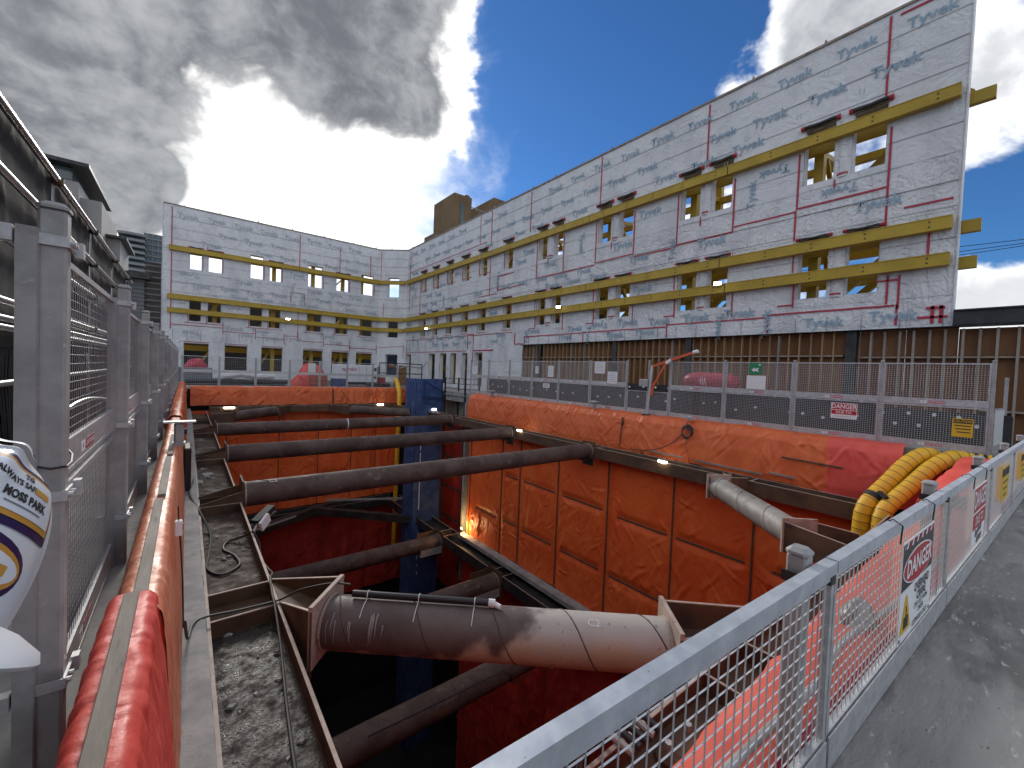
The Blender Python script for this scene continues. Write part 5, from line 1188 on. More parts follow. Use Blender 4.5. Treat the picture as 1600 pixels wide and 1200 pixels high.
# cable coil on the curb tarp
cc = thing('cable_coil', 'black cable coil hanging on the orange curb tarp', 'cable coil')
for k in range(5): MB().path([(14.36+0.02*k+0.05*math.sin(a)*0.3, 7.78+(0.17+0.012*k)*math.cos(a), -0.06+0.02*k+(0.19+0.01*k)*math.sin(a)) for a in np.linspace(0, 2*PI, 26)], 0.018, 6).build('loop', M_RUBBER, cc, True)
MB().path(smooth_path([(14.36,7.95,-0.12),(14.22,8.2,-0.45),(14.16,8.7,-0.75),(14.12,9.4,-0.95),(14.1,10.0,-0.98)], 6), 0.018, 6).build('tail', M_RUBBER, cc, True)
MB().path(smooth_path([(14.40,7.75,-0.2),(14.28,7.72,-0.6),(14.2,7.5,-1.02),(14.15,7.3,-1.1)], 6), 0.008, 5).build('cord', M_RUBBER, cc, True)
MB().bbox(14.55, 14.75, 7.68, 7.92, 0.42, 0.52, 0.02).build('junction_box', M_GALVD, cc)
MB().path(smooth_path([(14.5,7.8,0.4),(14.42,7.84,0.2),(14.38,7.8,0.05)], 5), 0.02, 6).build('hanger', M_REDL, cc)
for k, (x, y, z) in enumerate(((14.75,20.6,0.36),(14.78,12.5,0.36))):
    t = thing('survey_bracket', ('grey survey bracket on the curb near the far end of the right-hand fence', 'grey survey bracket on the curb in front of the middle of the right-hand fence')[k], 'bracket')
    for dx in (-0.09, 0.09): MB().box(x+dx-0.015, x+dx+0.015, y-0.02, y+0.02, z, z+0.34).build('leg', M_GALVD, t)
    MB().bbox(x-0.16, x+0.16, y-0.16, y+0.16, z+0.34, z+0.39, 0.02).build('head_plate', M_GALV, t); MB().bbox(x-0.05, x+0.05, y-0.05, y+0.05, z+0.08, z+0.26, 0.02).build('instrument', M_GALVD, t)
# small lit work lamps on the walers
def lamp(label, p, ax, ln=0.34, r=0.05):
    t = thing('work_lamp', label, 'lamp', 'lit work lamps'); p = Vector(p); a = Vector(ax).normalized()*ln/2
    MB().path([p-a*1.0, p-a*0.8, p+a*0.8, p+a*1.0], lambda s: r if 0.05 < s < 0.95 else r*0.6, 10).build('lens', M_LAMP, t, True)
    MB().bar(p-a*1.1+Vector((0,0,0.06)), p+a*1.1+Vector((0,0,0.06)), 0.08, 0.04).build('housing', M_GALVD, t)
lamp('oval lit lamp on the right waler in front of the cable coil', (13.66,8.25,-1.12), (0,1,0)); lamp('oval lit lamp on the right waler near the middle strut', (13.66,16.5,-1.1), (0,1,0))
lamp('oval lit lamp under the far curb at the left', (2.25,33.1,-1.2), (1,0,0), 0.6, 0.06); lamp('oval lit lamp under the far curb beside the yellow drop duct', (12.5,33.1,-1.15), (1,0,0), 0.5, 0.06); lamp('lit lamp glowing behind the blue tower netting', (14.15,26.9,-1.0), (1,0,0), 0.3, 0.08)
def flood(label, p, d, power, size=0.22):
    t = thing('flood_lamp', label, 'lamp', 'lit flood lamps'); p = Vector(p); d = Vector(d).normalized()
    sd = d.cross(Vector((0,0,1))).normalized()
    MB().bar(p-sd*size/2, p+sd*size/2, 0.09, 0.16).build('housing', M_DKST, t); MB().bar(p-sd*size*0.45+d*0.05, p+sd*size*0.45+d*0.05, 0.02, 0.13).build('lens', M_LAMP, t)
    MB().bar(p-Vector((0,0,0.2)), p, 0.03, 0.03, (1,0,0)).build('yoke', M_DKST, t)
    if power:
        li = bpy.data.lights.new('flood_light', 'POINT'); li.energy = power; li.color = (1.0,0.62,0.25); li.shadow_soft_size = 0.08
        lo = bpy.data.objects.new('flood_light', li); COL.objects.link(lo); lo.parent = t; lo.location = p+d*0.18
flood('lit flood lamp on the lowest beam of the right-hand facade, nearest the camera', (18.55,8.95,6.25), (-1,-0.3,-0.2), 0, 0.34); flood('lit flood lamp on the lowest beam of the right-hand facade, in the middle', (18.55,19.0,6.2), (-1,-0.6,-0.1), 0, 0.3); flood('lit flood lamp on the lowest beam of the right-hand facade, nearest the corner', (18.55,37.5,5.9), (-1,-0.8,-0.1), 0, 0.3); flood('lit flood lamp on the lowest beam of the far left facade', (7.6,45.0,6.2), (0.1,-1,-0.1), 0, 0.4)
flood('lit flood lamp shining on the tarp at the foot of the right wall', (13.95,22.3,-8.3), (0.5,-0.2,1.0), 60, 0.3)

# ================================================================== FAR END
bt = thing('hoist_tower', 'blue netting-wrapped tower standing in the far right corner of the pit', 'tower')
X0, X1, Y0, Y1, ZT, ZB = 12.75, 14.85, 27.0, 28.7, 1.2, -26.0
for x in (X0+0.1, X0+0.65, X1-0.1):
    for y in (Y0+0.15, Y1-0.1): MB().box(x-0.05, x+0.05, y-0.05, y+0.05, ZB, ZT-0.02).build('standard', M_BLUED, bt)
for z in np.arange(ZT-0.1, ZB, -1.9):
    MB().bar((X0+0.1,Y0+0.14,z), (X1-0.1,Y0+0.14,z), 0.06, 0.07).build('ledger', M_BLUED, bt)
def net(name, pf, a0, a1, z0, z1, seed):
    a = np.linspace(a0, a1, 26); z = np.linspace(z0, z1, 150); A, Z = np.meshgrid(a, z, indexing='ij')
    h = 0.035*wrinkle(A, Z*0.6, seed)*np.clip(np.minimum(A-a0, a1-A)/0.2, 0.1, 1); P = np.stack(pf(A, Z, h), -1); obj(name, grid_mesh(name, P, M_BLUE), bt)
net('netting', lambda A, Z, h: (A, Y0+0*A-0.02-h, Z), X0, X1, ZB, ZT, 3); net('netting', lambda A, Z, h: (X0+0*A-0.02-h, A, Z), Y0, Y1, ZB, ZT, 5); net('netting', lambda A, Z, h: (X1+0*A+0.02+h, A, Z), Y0, Y1, ZB, ZT, 8)
MB().bar((X0+0.6,Y0-0.10,1.05), (X1-0.05,Y0-0.10,0.3), 0.03, 0.05).bar((X0+0.6,Y0-0.10,1.05), (X0+0.6,Y0-0.10,-0.1), 0.03, 0.05).bar((X0+0.5,Y0-0.10,-0.15), (X1-0.05,Y0-0.10,-0.2), 0.03, 0.2).bar((X0+0.5,Y0-0.10,-0.35), (X1-0.05,Y0-0.10,-1.1), 0.03, 0.05).bar((X1-0.1,Y0-0.10,1.1), (X1-0.1,Y0-0.10,-1.2), 0.03, 0.06).build('stair_silhouette', M_BLUED, bt)
for z0, z1 in ((-2.9,-3.9),(-4.1,-4.9),(-5.3,-5.5),(-5.8,-8.2),(-9.8,-10.4),(-11.0,-11.3),(-11.6,-11.8),(-12.2,-12.3),(-12.7,-12.9)): MB().box(X0+0.42, X0+0.47, Y0-0.10, Y0-0.07, z1, z0).build('light_gap', M_PAPER, bt)
settle(bt, (13.5, 28.3, -26))
# steel stair landing right of the tower
sl = thing('stair_landing', 'black steel stair landing with railings right of the blue tower', 'stair')
for x, y in ((15.05,24.2),(16.2,24.2),(15.05,27.0),(16.2,27.0)): MB().box(x-0.05, x+0.05, y-0.05, y+0.05, -12, 1.35).build('post', M_DKST, sl)
MB().box(15.0, 16.3, 24.1, 27.1, 0.10, 0.18).build('deck', M_GALVD, sl)
for z in (0.6, 0.95, 1.32):
    MB().bar((15.05,24.2,z), (16.2,24.2,z), 0.04, 0.04).bar((15.05,24.2,z), (15.05,27.0,z), 0.04, 0.04).build('rail', M_DKST, sl)
for z in np.arange(-0.1, -11, -2.2):
    MB().bar((15.05,24.2,z), (16.2,24.2,z-2.0), 0.07, 0.07).bar((16.2,24.2,z), (15.05,24.2,z-2.0), 0.05, 0.05).build('cross_brace', M_DKST, sl); MB().bar((15.05,24.2,z-2.05), (16.2,24.2,z-2.05), 0.08, 0.1).bar((15.05,24.2,z-2.05), (15.05,27.0,z-2.05), 0.08, 0.1).build('landing_beam', M_DKST, sl)
tag(MB().box(16.25, 16.38, 23.05, 34.3, -2.0, -0.03).build('concrete_upstand', M_CONC), 'pale concrete upstand behind the steel stair landing', 'wall')
tag(MB().box(14.45, 16.38, 23.02, 23.2, -12.0, -0.2).build('concrete_upstand', M_CONC), 'pale concrete corner wall at the end of the orange wall tarp', 'wall')
# pipe railing and kit behind the tower
kr = thing('pipe_railing', 'black pipe guard railing behind the blue tower', 'railing')
for x in (13.2, 14.6, 16.0, 17.2): MB().tube((x,35.4,0), (x,35.4,2.3), 0.05, 8).build('post', M_DKST, kr)
for z in (1.4, 2.3): MB().tube((13.2,35.4,z), (17.2,35.4,z), 0.04, 8).build('rail', M_DKST, kr)
tag(MB().path(smooth_path([(14.5,36,2.2),(15.2,36,1.9),(16.0,35.8,2.1),(17.2,35.5,2.0),(17.8,35.6,2.6)], 8), 0.06, 8).build('flexible_hose', M_GALVD, None, True), 'grey flexible hose looping behind the blue tower', 'hose')
# black pipes stacked along the far side
pm_ = MB().tube((0,0,0), (6.4,0,0), 0.14, 14).mesh('pipe', M_BLACKP, True)
pos3 = ('bottom row front', 'bottom row back', 'top of the stack')
for k, (y, z) in enumerate(((36.9,0.15),(37.2,0.15),(37.05,0.42))):
    o = obj('stacked_pipe', pm_); o.location = (-0.3+0.1*k, y, z-0.02); tag(o, 'long black plastic pipe in the stack behind the far fence, %s' % pos3[k], 'pipe', 'stacked black pipes')
cw = thing('covered_pallet', 'grey sheeted pallet stack with a red tarp on top behind the far fence', 'pallet')
MB().bbox(-0.9, 1.5, 37.8, 39.0, 0.0, 1.35, 0.08).build('sheeted_stack', M_LOUV, cw)
def heap(root, name, c, r, h, mat_, seed, n=26):
    a = np.linspace(0, 2*PI, n); b = np.linspace(0, 1, 12); A, B = np.meshgrid(a, b, indexing='ij'); A2 = np.where(A > 2*PI-1e-6, 0, A)
    R_ = (1-0.6*B**1.5)*(1+0.22*vn(np.cos(A2)*2+9, np.sin(A2)*2+B*2, seed)+0.12*vn(np.cos(A2)*5+9, np.sin(A2)*5+B*4, seed+3)); R_ = np.where(B > 0.97, 0.02, R_)
    P = np.stack([c[0]+r[0]*R_*np.cos(A2), c[1]+r[1]*R_*np.sin(A2), c[2]+h*(B**0.8)+0.16*h*vn(np.cos(A2)*2.5, np.sin(A2)*2.5+B*2, seed+1)*B], -1)
    return obj(name, grid_mesh(name, P, mat_), root)
heap(cw, 'red_tarp', (0.5,38.4,1.32), (0.65,0.5), 0.66, M_REDB, 3)
ws = tag(MB().path([(2.0,37.0,0.72),(3.2,37.0,0.95),(4.2,37.0,0.8),(5.4,37.0,0.85)], 0.22, 8).build('wrapped_roll', M_TYVW, None, True), 'pale wrapped roll lying on the black pipes behind the far fence', 'roll')
rh = thing('tarped_heap', 'bright red tarped heap with a white sheet behind the far fence', 'tarped heap'); heap(rh, 'red_tarp', (8.1,37.3,0.03), (1.3,0.9), 1.85, M_TARPR, 7); MB().box(7.75, 8.3, 36.55, 36.6, 1.25, 2.0).build('white_sheet', M_PAPER, rh)
heap(rh, 'red_skirt', (7.0,36.6,0.02), (0.55,0.5), 0.9, M_TARPR, 12)
bk = thing('mesh_basket', 'brown slatted basket in front of the red tarped heap', 'basket')
for k in range(9): MB().box(7.72+0.16*k, 7.78+0.16*k, 35.9, 35.96, 0.02, 1.05).build('slat', M_WOODB, bk)
for z in (0.2, 0.6, 0.98): MB().box(7.7, 9.1, 35.965, 36.0, z, z+0.08).build('rail', M_WOODB, bk)
gn = thing('generator', 'white boxed generator with brand lettering in front of the far left facade', 'generator')
MB().bbox(10.6, 14.35, 39.0, 40.6, 0.45, 2.05, 0.06).build('canopy', M_WHITE, gn); MB().box(10.7, 14.25, 39.1, 40.5, 0.2, 0.45).build('skid', M_BLACKP, gn)
place_text('aggreko', 0.42, M_REDL, (1,0,0), (0,0,1), (11.75,38.99,1.62), gn, 0.006)
for x in (12.6, 13.3): MB().box(x-0.012, x+0.012, 38.985, 39.0, 0.55, 1.95).build('door_gap', M_INKG, gn)
MB().box(10.62, 14.33, 38.988, 39.0, 1.15, 1.18).build('trim', M_INKG, gn); MB().box(14.0, 14.25, 38.98, 39.0, 1.5, 1.8).build('louvre', M_INK, gn); MB().box(14.0, 14.25, 38.98, 39.0, 0.8, 1.05).build('louvre', M_INK, gn)
bx_ = thing('equipment_box', 'small white and brown equipment box right of the generator', 'box'); MB().bbox(14.5, 15.4, 40, 41, 0.9, 2.1, 0.03).build('cabinet', M_WHITE, bx_); MB().box(14.55, 14.95, 39.97, 40.0, 1.2, 1.95).build('grille', M_INKG, bx_); MB().box(14.4, 15.5, 39.9, 41, 0, 0.9).build('stand', M_REDB, bx_)
tag(MB().bbox(10.0, 11.2, 37.9, 38.6, 0.02, 0.75, 0.03).build('blue_crate', M_BLUE), 'blue crate left of the generator', 'crate'); tag(MB().bbox(13.0, 15.0, 37.4, 38.2, 0.02, 0.42, 0.05).build('black_sled', M_BLACKP), 'low black steel sled in front of the generator', 'sled')
tag(MB().bbox(15.2, 15.95, 35.95, 36.05, 0.0, 2.15, 0.01).build('timber_board', M_WOODB), 'brown timber board standing beside the blue tower', 'board')
lf = thing('lift_machine', 'blue and orange lift machine glimpsed through a ground floor opening near the corner', 'machine'); MB().bbox(17.0, 18.0, 44.9, 45.3, 2.2, 3.4, 0.05).build('body', M_BLUE, lf) if False else MB().bbox(17.6, 19.2, 46.6, 47.6, 0.9, 3.3, 0.05).build('body', M_BLUE, lf); MB().bbox(17.7, 18.2, 46.4, 46.6, 1.9, 2.4, 0.05).build('lamp_box', M_ORNG, lf); MB().bbox(18.4, 18.9, 46.4, 46.6, 1.9, 2.4, 0.05).build('lamp_box', M_ORNG, lf)

# ================================================================== LEFT SIDE
sf = thing('scaffold', 'scaffold tubes with black debris netting behind the left fence', 'scaffold')
SX = -1.3
for z in (4.07, 3.5, 2.93, 2.36): 
    MB().tube((SX,-1.5,z), (SX,16.5,z), 0.036, 12).build('tube', M_ALU, sf, True)
for k, y in enumerate((0.3, 2.85, 5.2, 7.7, 10.3, 13.0, 15.6)):
    z1 = 4.85 if k == 1 else 4.18
    MB().tube((SX-0.07,y,0.0), (SX-0.07,y,z1), 0.036, 12).build('standard', M_ALU, sf, True)
    for z in (4.07, 3.5, 2.93, 2.36): MB().bbox(SX-0.06, SX+0.05, y-0.045, y+0.045, z-0.05, z+0.05, 0.02).build('coupler', M_RUST if k % 2 else M_DKST, sf)
MB().tube((SX-0.07,2.85,4.62), (SX-0.07,2.85,4.95), 0.055, 10).build('cap_sleeve', M_PAPER, sf)
MB().tube((SX-0.07,5.2,3.1), (SX-0.07,5.2,3.2), 0.04, 10).build('red_band', M_REDL, sf)
a = np.linspace(-1.5, 16.4, 240); z = np.linspace(1.95, 4.13, 40); A, Z = np.meshgrid(a, z, indexing='ij')
sag = 0.10*np.sin(PI*((A-0.3) % 2.45)/2.45)*(Z < 3.9)
P = np.stack([SX-0.045-0.012*wrinkle(A, Z, 5)-sag*0.25, A, Z], -1); obj('netting', grid_mesh('netting', P, M_NET), sf)
a = np.arange(-1.5, 16.4, 0.02); z = np.linspace(0.0, 1.98, 6); A, Z = np.meshgrid(a, z, indexing='ij')
P = np.stack([SX-0.25+0.025*np.sign(np.sin(A*2*PI/0.16))*np.minimum(1, np.abs(np.sin(A*2*PI/0.16))*2.5), A, Z], -1); obj('corrugated_sheet', grid_mesh('corrugated_sheet', P, M_CORR, False), sf)
for z in (2.12, 2.2, 1.62): MB().tube((SX+0.02,-1.5,z), (SX+0.02,16.4,z), 0.03, 10).build('tube', M_ALU, sf, True)
MB().path([(SX+0.08, y, 1.12+0.10*math.sin(y*0.9)) for y in np.linspace(-1, 12, 60)], 0.03, 8).build('hung_cable', M_ALU, sf, True)
for y in np.arange(-1.0, 8, 0.085):
    MB().path([(SX-0.12+0.02*rnd.random(), y, 2.3), (SX-0.13, y-0.02+0.04*rnd.random(), 1.6), (SX-0.1, y-0.03+0.06*rnd.random(), 0.9)], 0.012, 4, False).build('hanging_strip', M_RUBBER, sf)
# ribbed grey shed beyond the scaffold
rs = thing('ribbed_shed', 'grey horizontally ribbed building between the scaffold and the far facade', 'building')
MB().box(-5.6, -3.0, 48.0, 62.0, 0, 8.6).build('wall', M_LOUV, rs); MB().box(-6.6, -2.6, 47.2, 62.0, 8.6, 9.1).build('roof', M_DKST, rs)
for z in np.arange(0.3, 8.5, 0.34): MB().box(-5.65, -2.95, 47.93, 62.05, z, z+0.17).build('rib', M_LOUV, rs)
MB().box(-2.95, -1.9, 48.2, 60, 0, 10.2).build('dark_wing', M_DKST, rs)
for z in np.arange(0.4, 10, 0.5): MB().box(-2.98, -1.85, 48.15, 60.05, z, z+0.12).build('rib', M_LOUV, rs)
# mid-rise tower at the left edge
tb = thing('apartment_tower', 'grey brown mid-rise tower with a flat overhanging roof behind the scaffold', 'building')
TY = 70.0
MB().box(-24, -10.2, TY, TY+16, 0, 22.0).build('wall', M_BUILD, tb); MB().box(-10.2, -8.4, TY+1.2, TY+15, 0, 20.6).build('side_wing', M_BUILD, tb); MB().box(-8.4, -7.1, TY+5, TY+15, 0, 17.2).build('side_wing', M_BUILD, tb)
MB().box(-25, -9.2, TY-1.2, TY+17, 23.6, 24.0).build('roof', M_DKST, tb); MB().box(-22, -10.8, TY+0.5, TY+14, 22.0, 23.6).build('penthouse', M_GLASS, tb)
MB().box(-9.0, -6.4, TY+4.2, TY+15, 17.2, 17.5).build('lower_roof', M_DKST, tb)
for zz in np.arange(3.2, 21, 3.1):
    for xx in (-21.5, -18.1, -14.7):
        o = MB().box(xx, xx+2.6, TY-0.06, TY+0.1, zz, zz+2.3).build('window', M_WHITE, tb)
        for i in range(3):
            for j in range(2): MB().box(xx+0.1+i*0.83, xx+0.83+i*0.83, TY-0.1, TY-0.055, zz+0.1+j*1.1, zz+1.1+j*1.1).build('pane', M_GLASS, o)
    MB().box(-11.9, -11.0, TY-0.08, TY+0.05, zz+0.1, zz+2.1).build('window', M_GLASS, tb)
for i in range(6): MB().box(-21.8+i*1.85, -20.2+i*1.85, TY+0.4, TY+0.52, 22.2, 23.4).build('window', M_GLASS, tb)
# far tower with balcony slabs
ft = thing('balcony_tower', 'distant pale tower with stacked curved balcony slabs', 'building')
FY = 150.0
MB().box(-14.0, -9.4, FY, FY+14, 0, 34).build('core', M_GLASS, ft); MB().box(-9.8, -3.0, FY+3, FY+17, 0, 36.2).build('core', M_GLASS, ft)
for z in np.arange(3, 34.5, 1.55):
    n = 8; poly = [(-14.8+0.5*math.sin(z), FY-1.2)]+[(-14.8+5.6*k/n, FY-1.6-0.5*math.sin(PI*k/n)) for k in range(n+1)]+[(-9.2, FY+4), (-14.8, FY+4)]
    MB().prism(poly, lambda p, q, d: (p, q, d), z, z+0.62).build('balcony_slab', M_BUILD2, ft)
    MB().box(-9.6, -2.8, FY+2.6, FY+3.2, z+0.5, z+0.85).build('spandrel', M_BUILD2, ft)
for x in np.arange(-9.2, -3, 1.2): MB().box(x, x+0.16, FY+2.7, FY+3.05, 0, 36).build('mullion', M_BUILD2, ft)
# tan tower behind the long facade
bb = thing('tan_tower', 'tan brick tower top rising behind the right-hand facade near the corner', 'building')
def tower_box(x0, x1, y0, y1, z1, nm='block', m_=None): return MB().box(x0, x1, y0, y1, 0, z1).build(nm, m_ or M_BROWNB, bb)
tower_box(38.4, 42.2, 68, 76, 34.8); tower_box(42.2, 47.0, 70, 78, 33.4); tower_box(47.0, 53, 67.5, 76, 36.2); tower_box(36.5, 38.4, 70, 76, 27.8); tower_box(53, 62, 66, 74, 35.0)
MB().box(39.7, 40.5, 67.9, 68.05, 26, 33.4).build('window', M_GLASS, bb); MB().box(43.4, 44.3, 69.9, 70.05, 29, 32.2).build('window', M_GLASS, bb); MB().box(48.2, 49.4, 67.4, 67.55, 30, 34.9).build('window', M_GLASS, bb)
for x, y, z in ((41.4,69,34.8),(44.0,71,33.4),(46.2,71,33.4),(50,69,36.2)): MB().bbox(x, x+1.1, y, y+1.1, z, z+0.9, 0.2).build('roof_unit', M_BROWNB, bb)
MB().bar((42.2,70.2,34.1), (47,69.4,33.6), 0.12, 0.14).build('roof_rail', M_GALVD, bb); MB().tube((45.3,71,33.4), (45.3,71,35.6), 0.05, 6).build('mast', M_GALVD, bb)
# overhead lines at the right
for k, (z0, z1) in enumerate(((6.7, 7.9), (6.75, 6.9), (8.1, 7.3))):
    pts = [(60+k*2, -30+60*t, 15.5+1.2*k+(z1-z0)*t*2-2.5*4*t*(1-t)*0.3) for t in np.linspace(0,1,20)]
    tag(MB().path(pts, 0.035, 5).build('overhead_wire', M_RUBBER), ('lowest','middle','highest')[k]+' thin overhead wire in the sky right of the white facade', 'wire')

# ================================================================== LEFT WALER KIT, NEAR SIDE CLUTTER
# cables over the left waler
tag(MB().path(smooth_path([(0.02,4.9,-0.6),(0.05,5.6,-1.15),(0.10,6.1,-1.27),(0.23,6.28,-1.31),(0.6,6.30,-1.35),(1.05,6.32,-1.37),(1.25,5.95,-1.12),(1.55,5.62,-0.98),(1.72,5.40,-0.95)], 8), 0.014, 7).build('power_cable', M_RUBBER, None, True), 'grey cable from the left tarp across the waler to the conduit', 'cable')
tag(MB().path(smooth_path([(1.05,7.1,-1.36),(1.0,6.6,-1.36),(0.98,6.2,-1.38),(0.93,5.4,-1.5),(0.85,4.6,-1.55),(0.78,3.8,-1.55),(0.72,3.0,-1.55),(0.68,2.2,-1.56)], 8), 0.016, 7).build('power_cable', M_RUBBER, None, True), 'black cable lying lengthwise in the near end of the left waler', 'cable')
tag(MB().path(smooth_path([(0.18,13.6,-1.26),(0.10,12.2,-1.26),(0.28,10.9,-1.38),(0.42,10.0,-1.57),(0.36,9.0,-1.58),(0.32,8.4,-1.58),(0.5,8.05,-1.58),(0.75,8.25,-1.57),(0.72,8.7,-1.57),(0.58,9.1,-1.57),(0.66,9.45,-1.57),(0.9,9.4,-1.5),(1.06,9.25,-1.38)], 8), 0.02, 7).build('power_cable', M_RUBBER, None, True), 'looped black cable lying on the left waler before the nearest strut', 'cable')
tag(MB().path(smooth_path([(1.06,9.25,-1.38),(1.12,8.9,-1.5),(1.1,8.4,-1.6),(1.14,7.9,-1.6),(1.12,7.4,-1.45),(1.06,7.1,-1.37)], 8), 0.014, 7).build('power_cable', M_RUBBER, None, True), 'thin cable draped over the flange of the left waler', 'cable')
cl = thing('clamp_lamp', 'unlit black flood lamp clamped to the left waler flange', 'lamp')
MB().bar((1.10,9.35,-1.25), (1.42,9.65,-1.08), 0.16, 0.10).build('housing', M_BLACKP, cl); MB().bar((1.18,9.22,-1.32), (1.34,9.42,-1.2), 0.05, 0.2).build('lens', M_PAPER, cl); MB().tube((1.06,9.25,-1.4), (1.16,9.38,-1.26), 0.025, 8).build('clamp', M_GALV, cl)
# sensors on the left barrier
for k, (y, lab) in enumerate(((5.0, 'small white sensor box on the left barrier tarp, nearer one'),)):
    t = thing('sensor_box', lab, 'sensor'); MB().bbox(-0.07, -0.01, y-0.035, y+0.035, 0.22, 0.36, 0.008).build('case', M_PAPER, t); MB().tube((-0.04,y,0.36), (-0.045,y,0.50), 0.006, 6).build('aerial', M_RUBBER, t); MB().box(-0.012, -0.006, y-0.025, y+0.025, 0.27, 0.33).build('display', M_INK, t)
    MB().path(smooth_path([(-0.03,y,0.22),(-0.015,y+0.05,0.0),(0.0,y-0.02,-0.3),(0.01,y+0.0,-0.7)], 6), 0.007, 5).build('lead', M_RUBBER, t, True)
sv = thing('survey_prism', 'grey survey instrument on a bracket at the left fence', 'instrument')
MB().bbox(-0.16, -0.02, 9.1, 9.24, 0.46, 0.80, 0.03).build('body', M_GALVD, sv); MB().box(-0.30, 0.14, 9.08, 9.26, 0.80, 0.825).build('cover', M_GALV, sv); MB().tube((-0.02,9.17,0.64), (0.02,9.17,0.64), 0.05, 12).build('lens', M_INK, sv); MB().box(-0.18, 0.0, 9.06, 9.28, 0.40, 0.46).build('base', M_GALVD, sv)
# dark rubber pad hung over the ledge
tag(MB().bbox(-0.03, 0.12, 12.6, 13.5, -1.30, -0.25, 0.03).build('rubber_pad', M_BLACKP), 'dark rubber pad standing on the left ledge beside the orange tarp', 'pad')
# clutter below the near waler, seen through the mesh
hs = thing('hose_bundle', 'bundle of dark hoses hanging over the near waler behind the fence', 'hose bundle')
for k in range(5): MB().path(smooth_path([(2.7+0.09*k,1.75,-0.95),(2.6+0.1*k,2.15,-0.95),(2.5+0.1*k,2.35,-1.5),(2.55+0.1*k,2.3,-2.6),(2.6+0.08*k,2.2,-4.2)], 8), 0.028, 8).build('hose', M_RUBBER if k % 3 else M_GALVD, hs, True)
cr = tag(MB().path([(3.1+0.5*t, 2.45-0.05*t, -1.5-0.1*t) for t in np.linspace(0,1,60)], lambda s: 0.10+0.014*math.sin(s*2*PI*22), 14).build('corrugated_hose', M_RUBBER, None, True), 'short black corrugated hose poking up behind the near rail', 'hose')
vb = thing('valve_box', 'dark grey valve box below the near waler behind the mesh', 'box'); MB().bbox(2.05, 2.5, 2.1, 2.45, -1.9, -1.3, 0.04).build('case', M_DKST, vb); MB().tube((2.27,2.05,-1.5), (2.27,2.1,-1.5), 0.07, 12).build('dial', M_PAPER, vb); MB().path([(2.1,2.2,-1.3),(2.0,2.15,-1.0),(2.2,2.1,-0.85),(2.45,2.2,-1.05)], 0.02, 6).build('handle', M_GALV, vb)
hp = thing('coupling_plate', 'rusty bolted coupling plate on the near waler behind the mesh', 'plate'); MB().bbox(3.2, 3.75, 1.45, 1.9, -1.36, -1.28, 0.05).build('plate', M_RUST, hp)
for x, y in ((3.3,1.55),(3.62,1.55),(3.3,1.8),(3.62,1.8)): MB().tube((x,y,-1.28), (x,y,-1.22), 0.035, 6).build('bolt', M_GALV, hp)
tag(MB().bbox(5.3, 5.42, 1.5, 1.62, -1.36, -1.30, 0.01).build('yellow_tag', M_SYEL), 'small yellow tag lying on the near waler', 'tag')
tag(MB().path(smooth_path([(1.5,0.80,0.16),(2.4,0.74,0.16),(3.0,0.70,0.16),(3.5,0.72,0.17),(4.2,0.64,0.17),(5.2,0.56,0.16),(6.6,0.50,0.16)], 10), 0.022, 12).build('clear_hose', M_CLEAR, None, True), 'translucent ribbed hose lying on the pinkish tarp along the near fence', 'hose')
tag(MB().path(smooth_path([(1.4,0.70,0.08),(3.0,0.62,0.09),(4.6,0.52,0.08),(6.6,0.42,0.08)], 10), 0.022, 8).build('supply_hose', M_REDB, None, True), 'thin dark red hose lying against the foot of the near fence', 'hose')
tag(heap(None, 'plastic_bag', (4.0,0.74,0.13), (0.18,0.11), 0.16, M_CLEAR, 21), 'crumpled clear plastic bag behind the danger sign on the near fence', 'bag')

# ================================================================== HARD HAT AND ITS WEARER
HAT_POS = CAM + RT*(-0.534) + DN*0.183 + FW*0.307
front = RT*math.cos(0.5546) - FW*math.sin(0.5546); front.z = 0; front.normalize()
HTILT, HROLL = -0.510, -0.545
ly0 = Vector((0,0,1)).cross(front).normalized(); fx = (front*math.cos(HTILT)+Vector((0,0,-1))*math.sin(HTILT)).normalized(); uz0 = fx.cross(ly0)
ly = ly0*math.cos(HROLL)+uz0*math.sin(HROLL); uz = -ly0*math.sin(HROLL)+uz0*math.cos(HROLL)
hm = Matrix.Identity(4)
for i in range(3): hm[i][0] = fx[i]; hm[i][1] = ly[i]; hm[i][2] = uz[i]; hm[i][3] = HAT_POS[i]
hat = bpy.data.objects.new('hard_hat', None); COL.objects.link(hat); hat.matrix_world = hm
tag(hat, 'white hard hat with navy and gold stickers at the left edge of the picture', 'hard hat')
HA, HB, HC = 0.132, 0.108, 0.152
def hat_pt(th, ph, o=0.0):
    """th: angle round (0 = front, + to wearer's left), ph: 0 rim .. pi/2 crown"""
    c = math.cos(ph)**0.62; s = math.sin(ph)**0.92 if ph > 0 else 0
    ridge_ = 0.0
    y = HB*c*math.sin(th)
    x = HA*c*math.cos(th)
    z = HC*s
    if z > 0.055:
        k = min(1, (z-0.055)/0.05)
        ridge_ = k*(0.007*math.exp(-(y/0.010)**2)+0.006*math.exp(-((abs(y)-0.036)/0.009)**2))
    n = Vector((x/HA**2, y/HB**2, z/HC**2*1.1+1e-5)).normalized()
    return Vector((x,y,z))+n*(o+ridge_)
nt_, np_ = 120, 44
P = np.array([[tuple(hat_pt(2*PI*i/nt_, (PI/2-0.012)*j/np_)) for j in range(np_+1)] for i in range(nt_+1)])
obj('shell', grid_mesh('shell', P, M_HAT), hat)
bm_ = MB(); n = 80
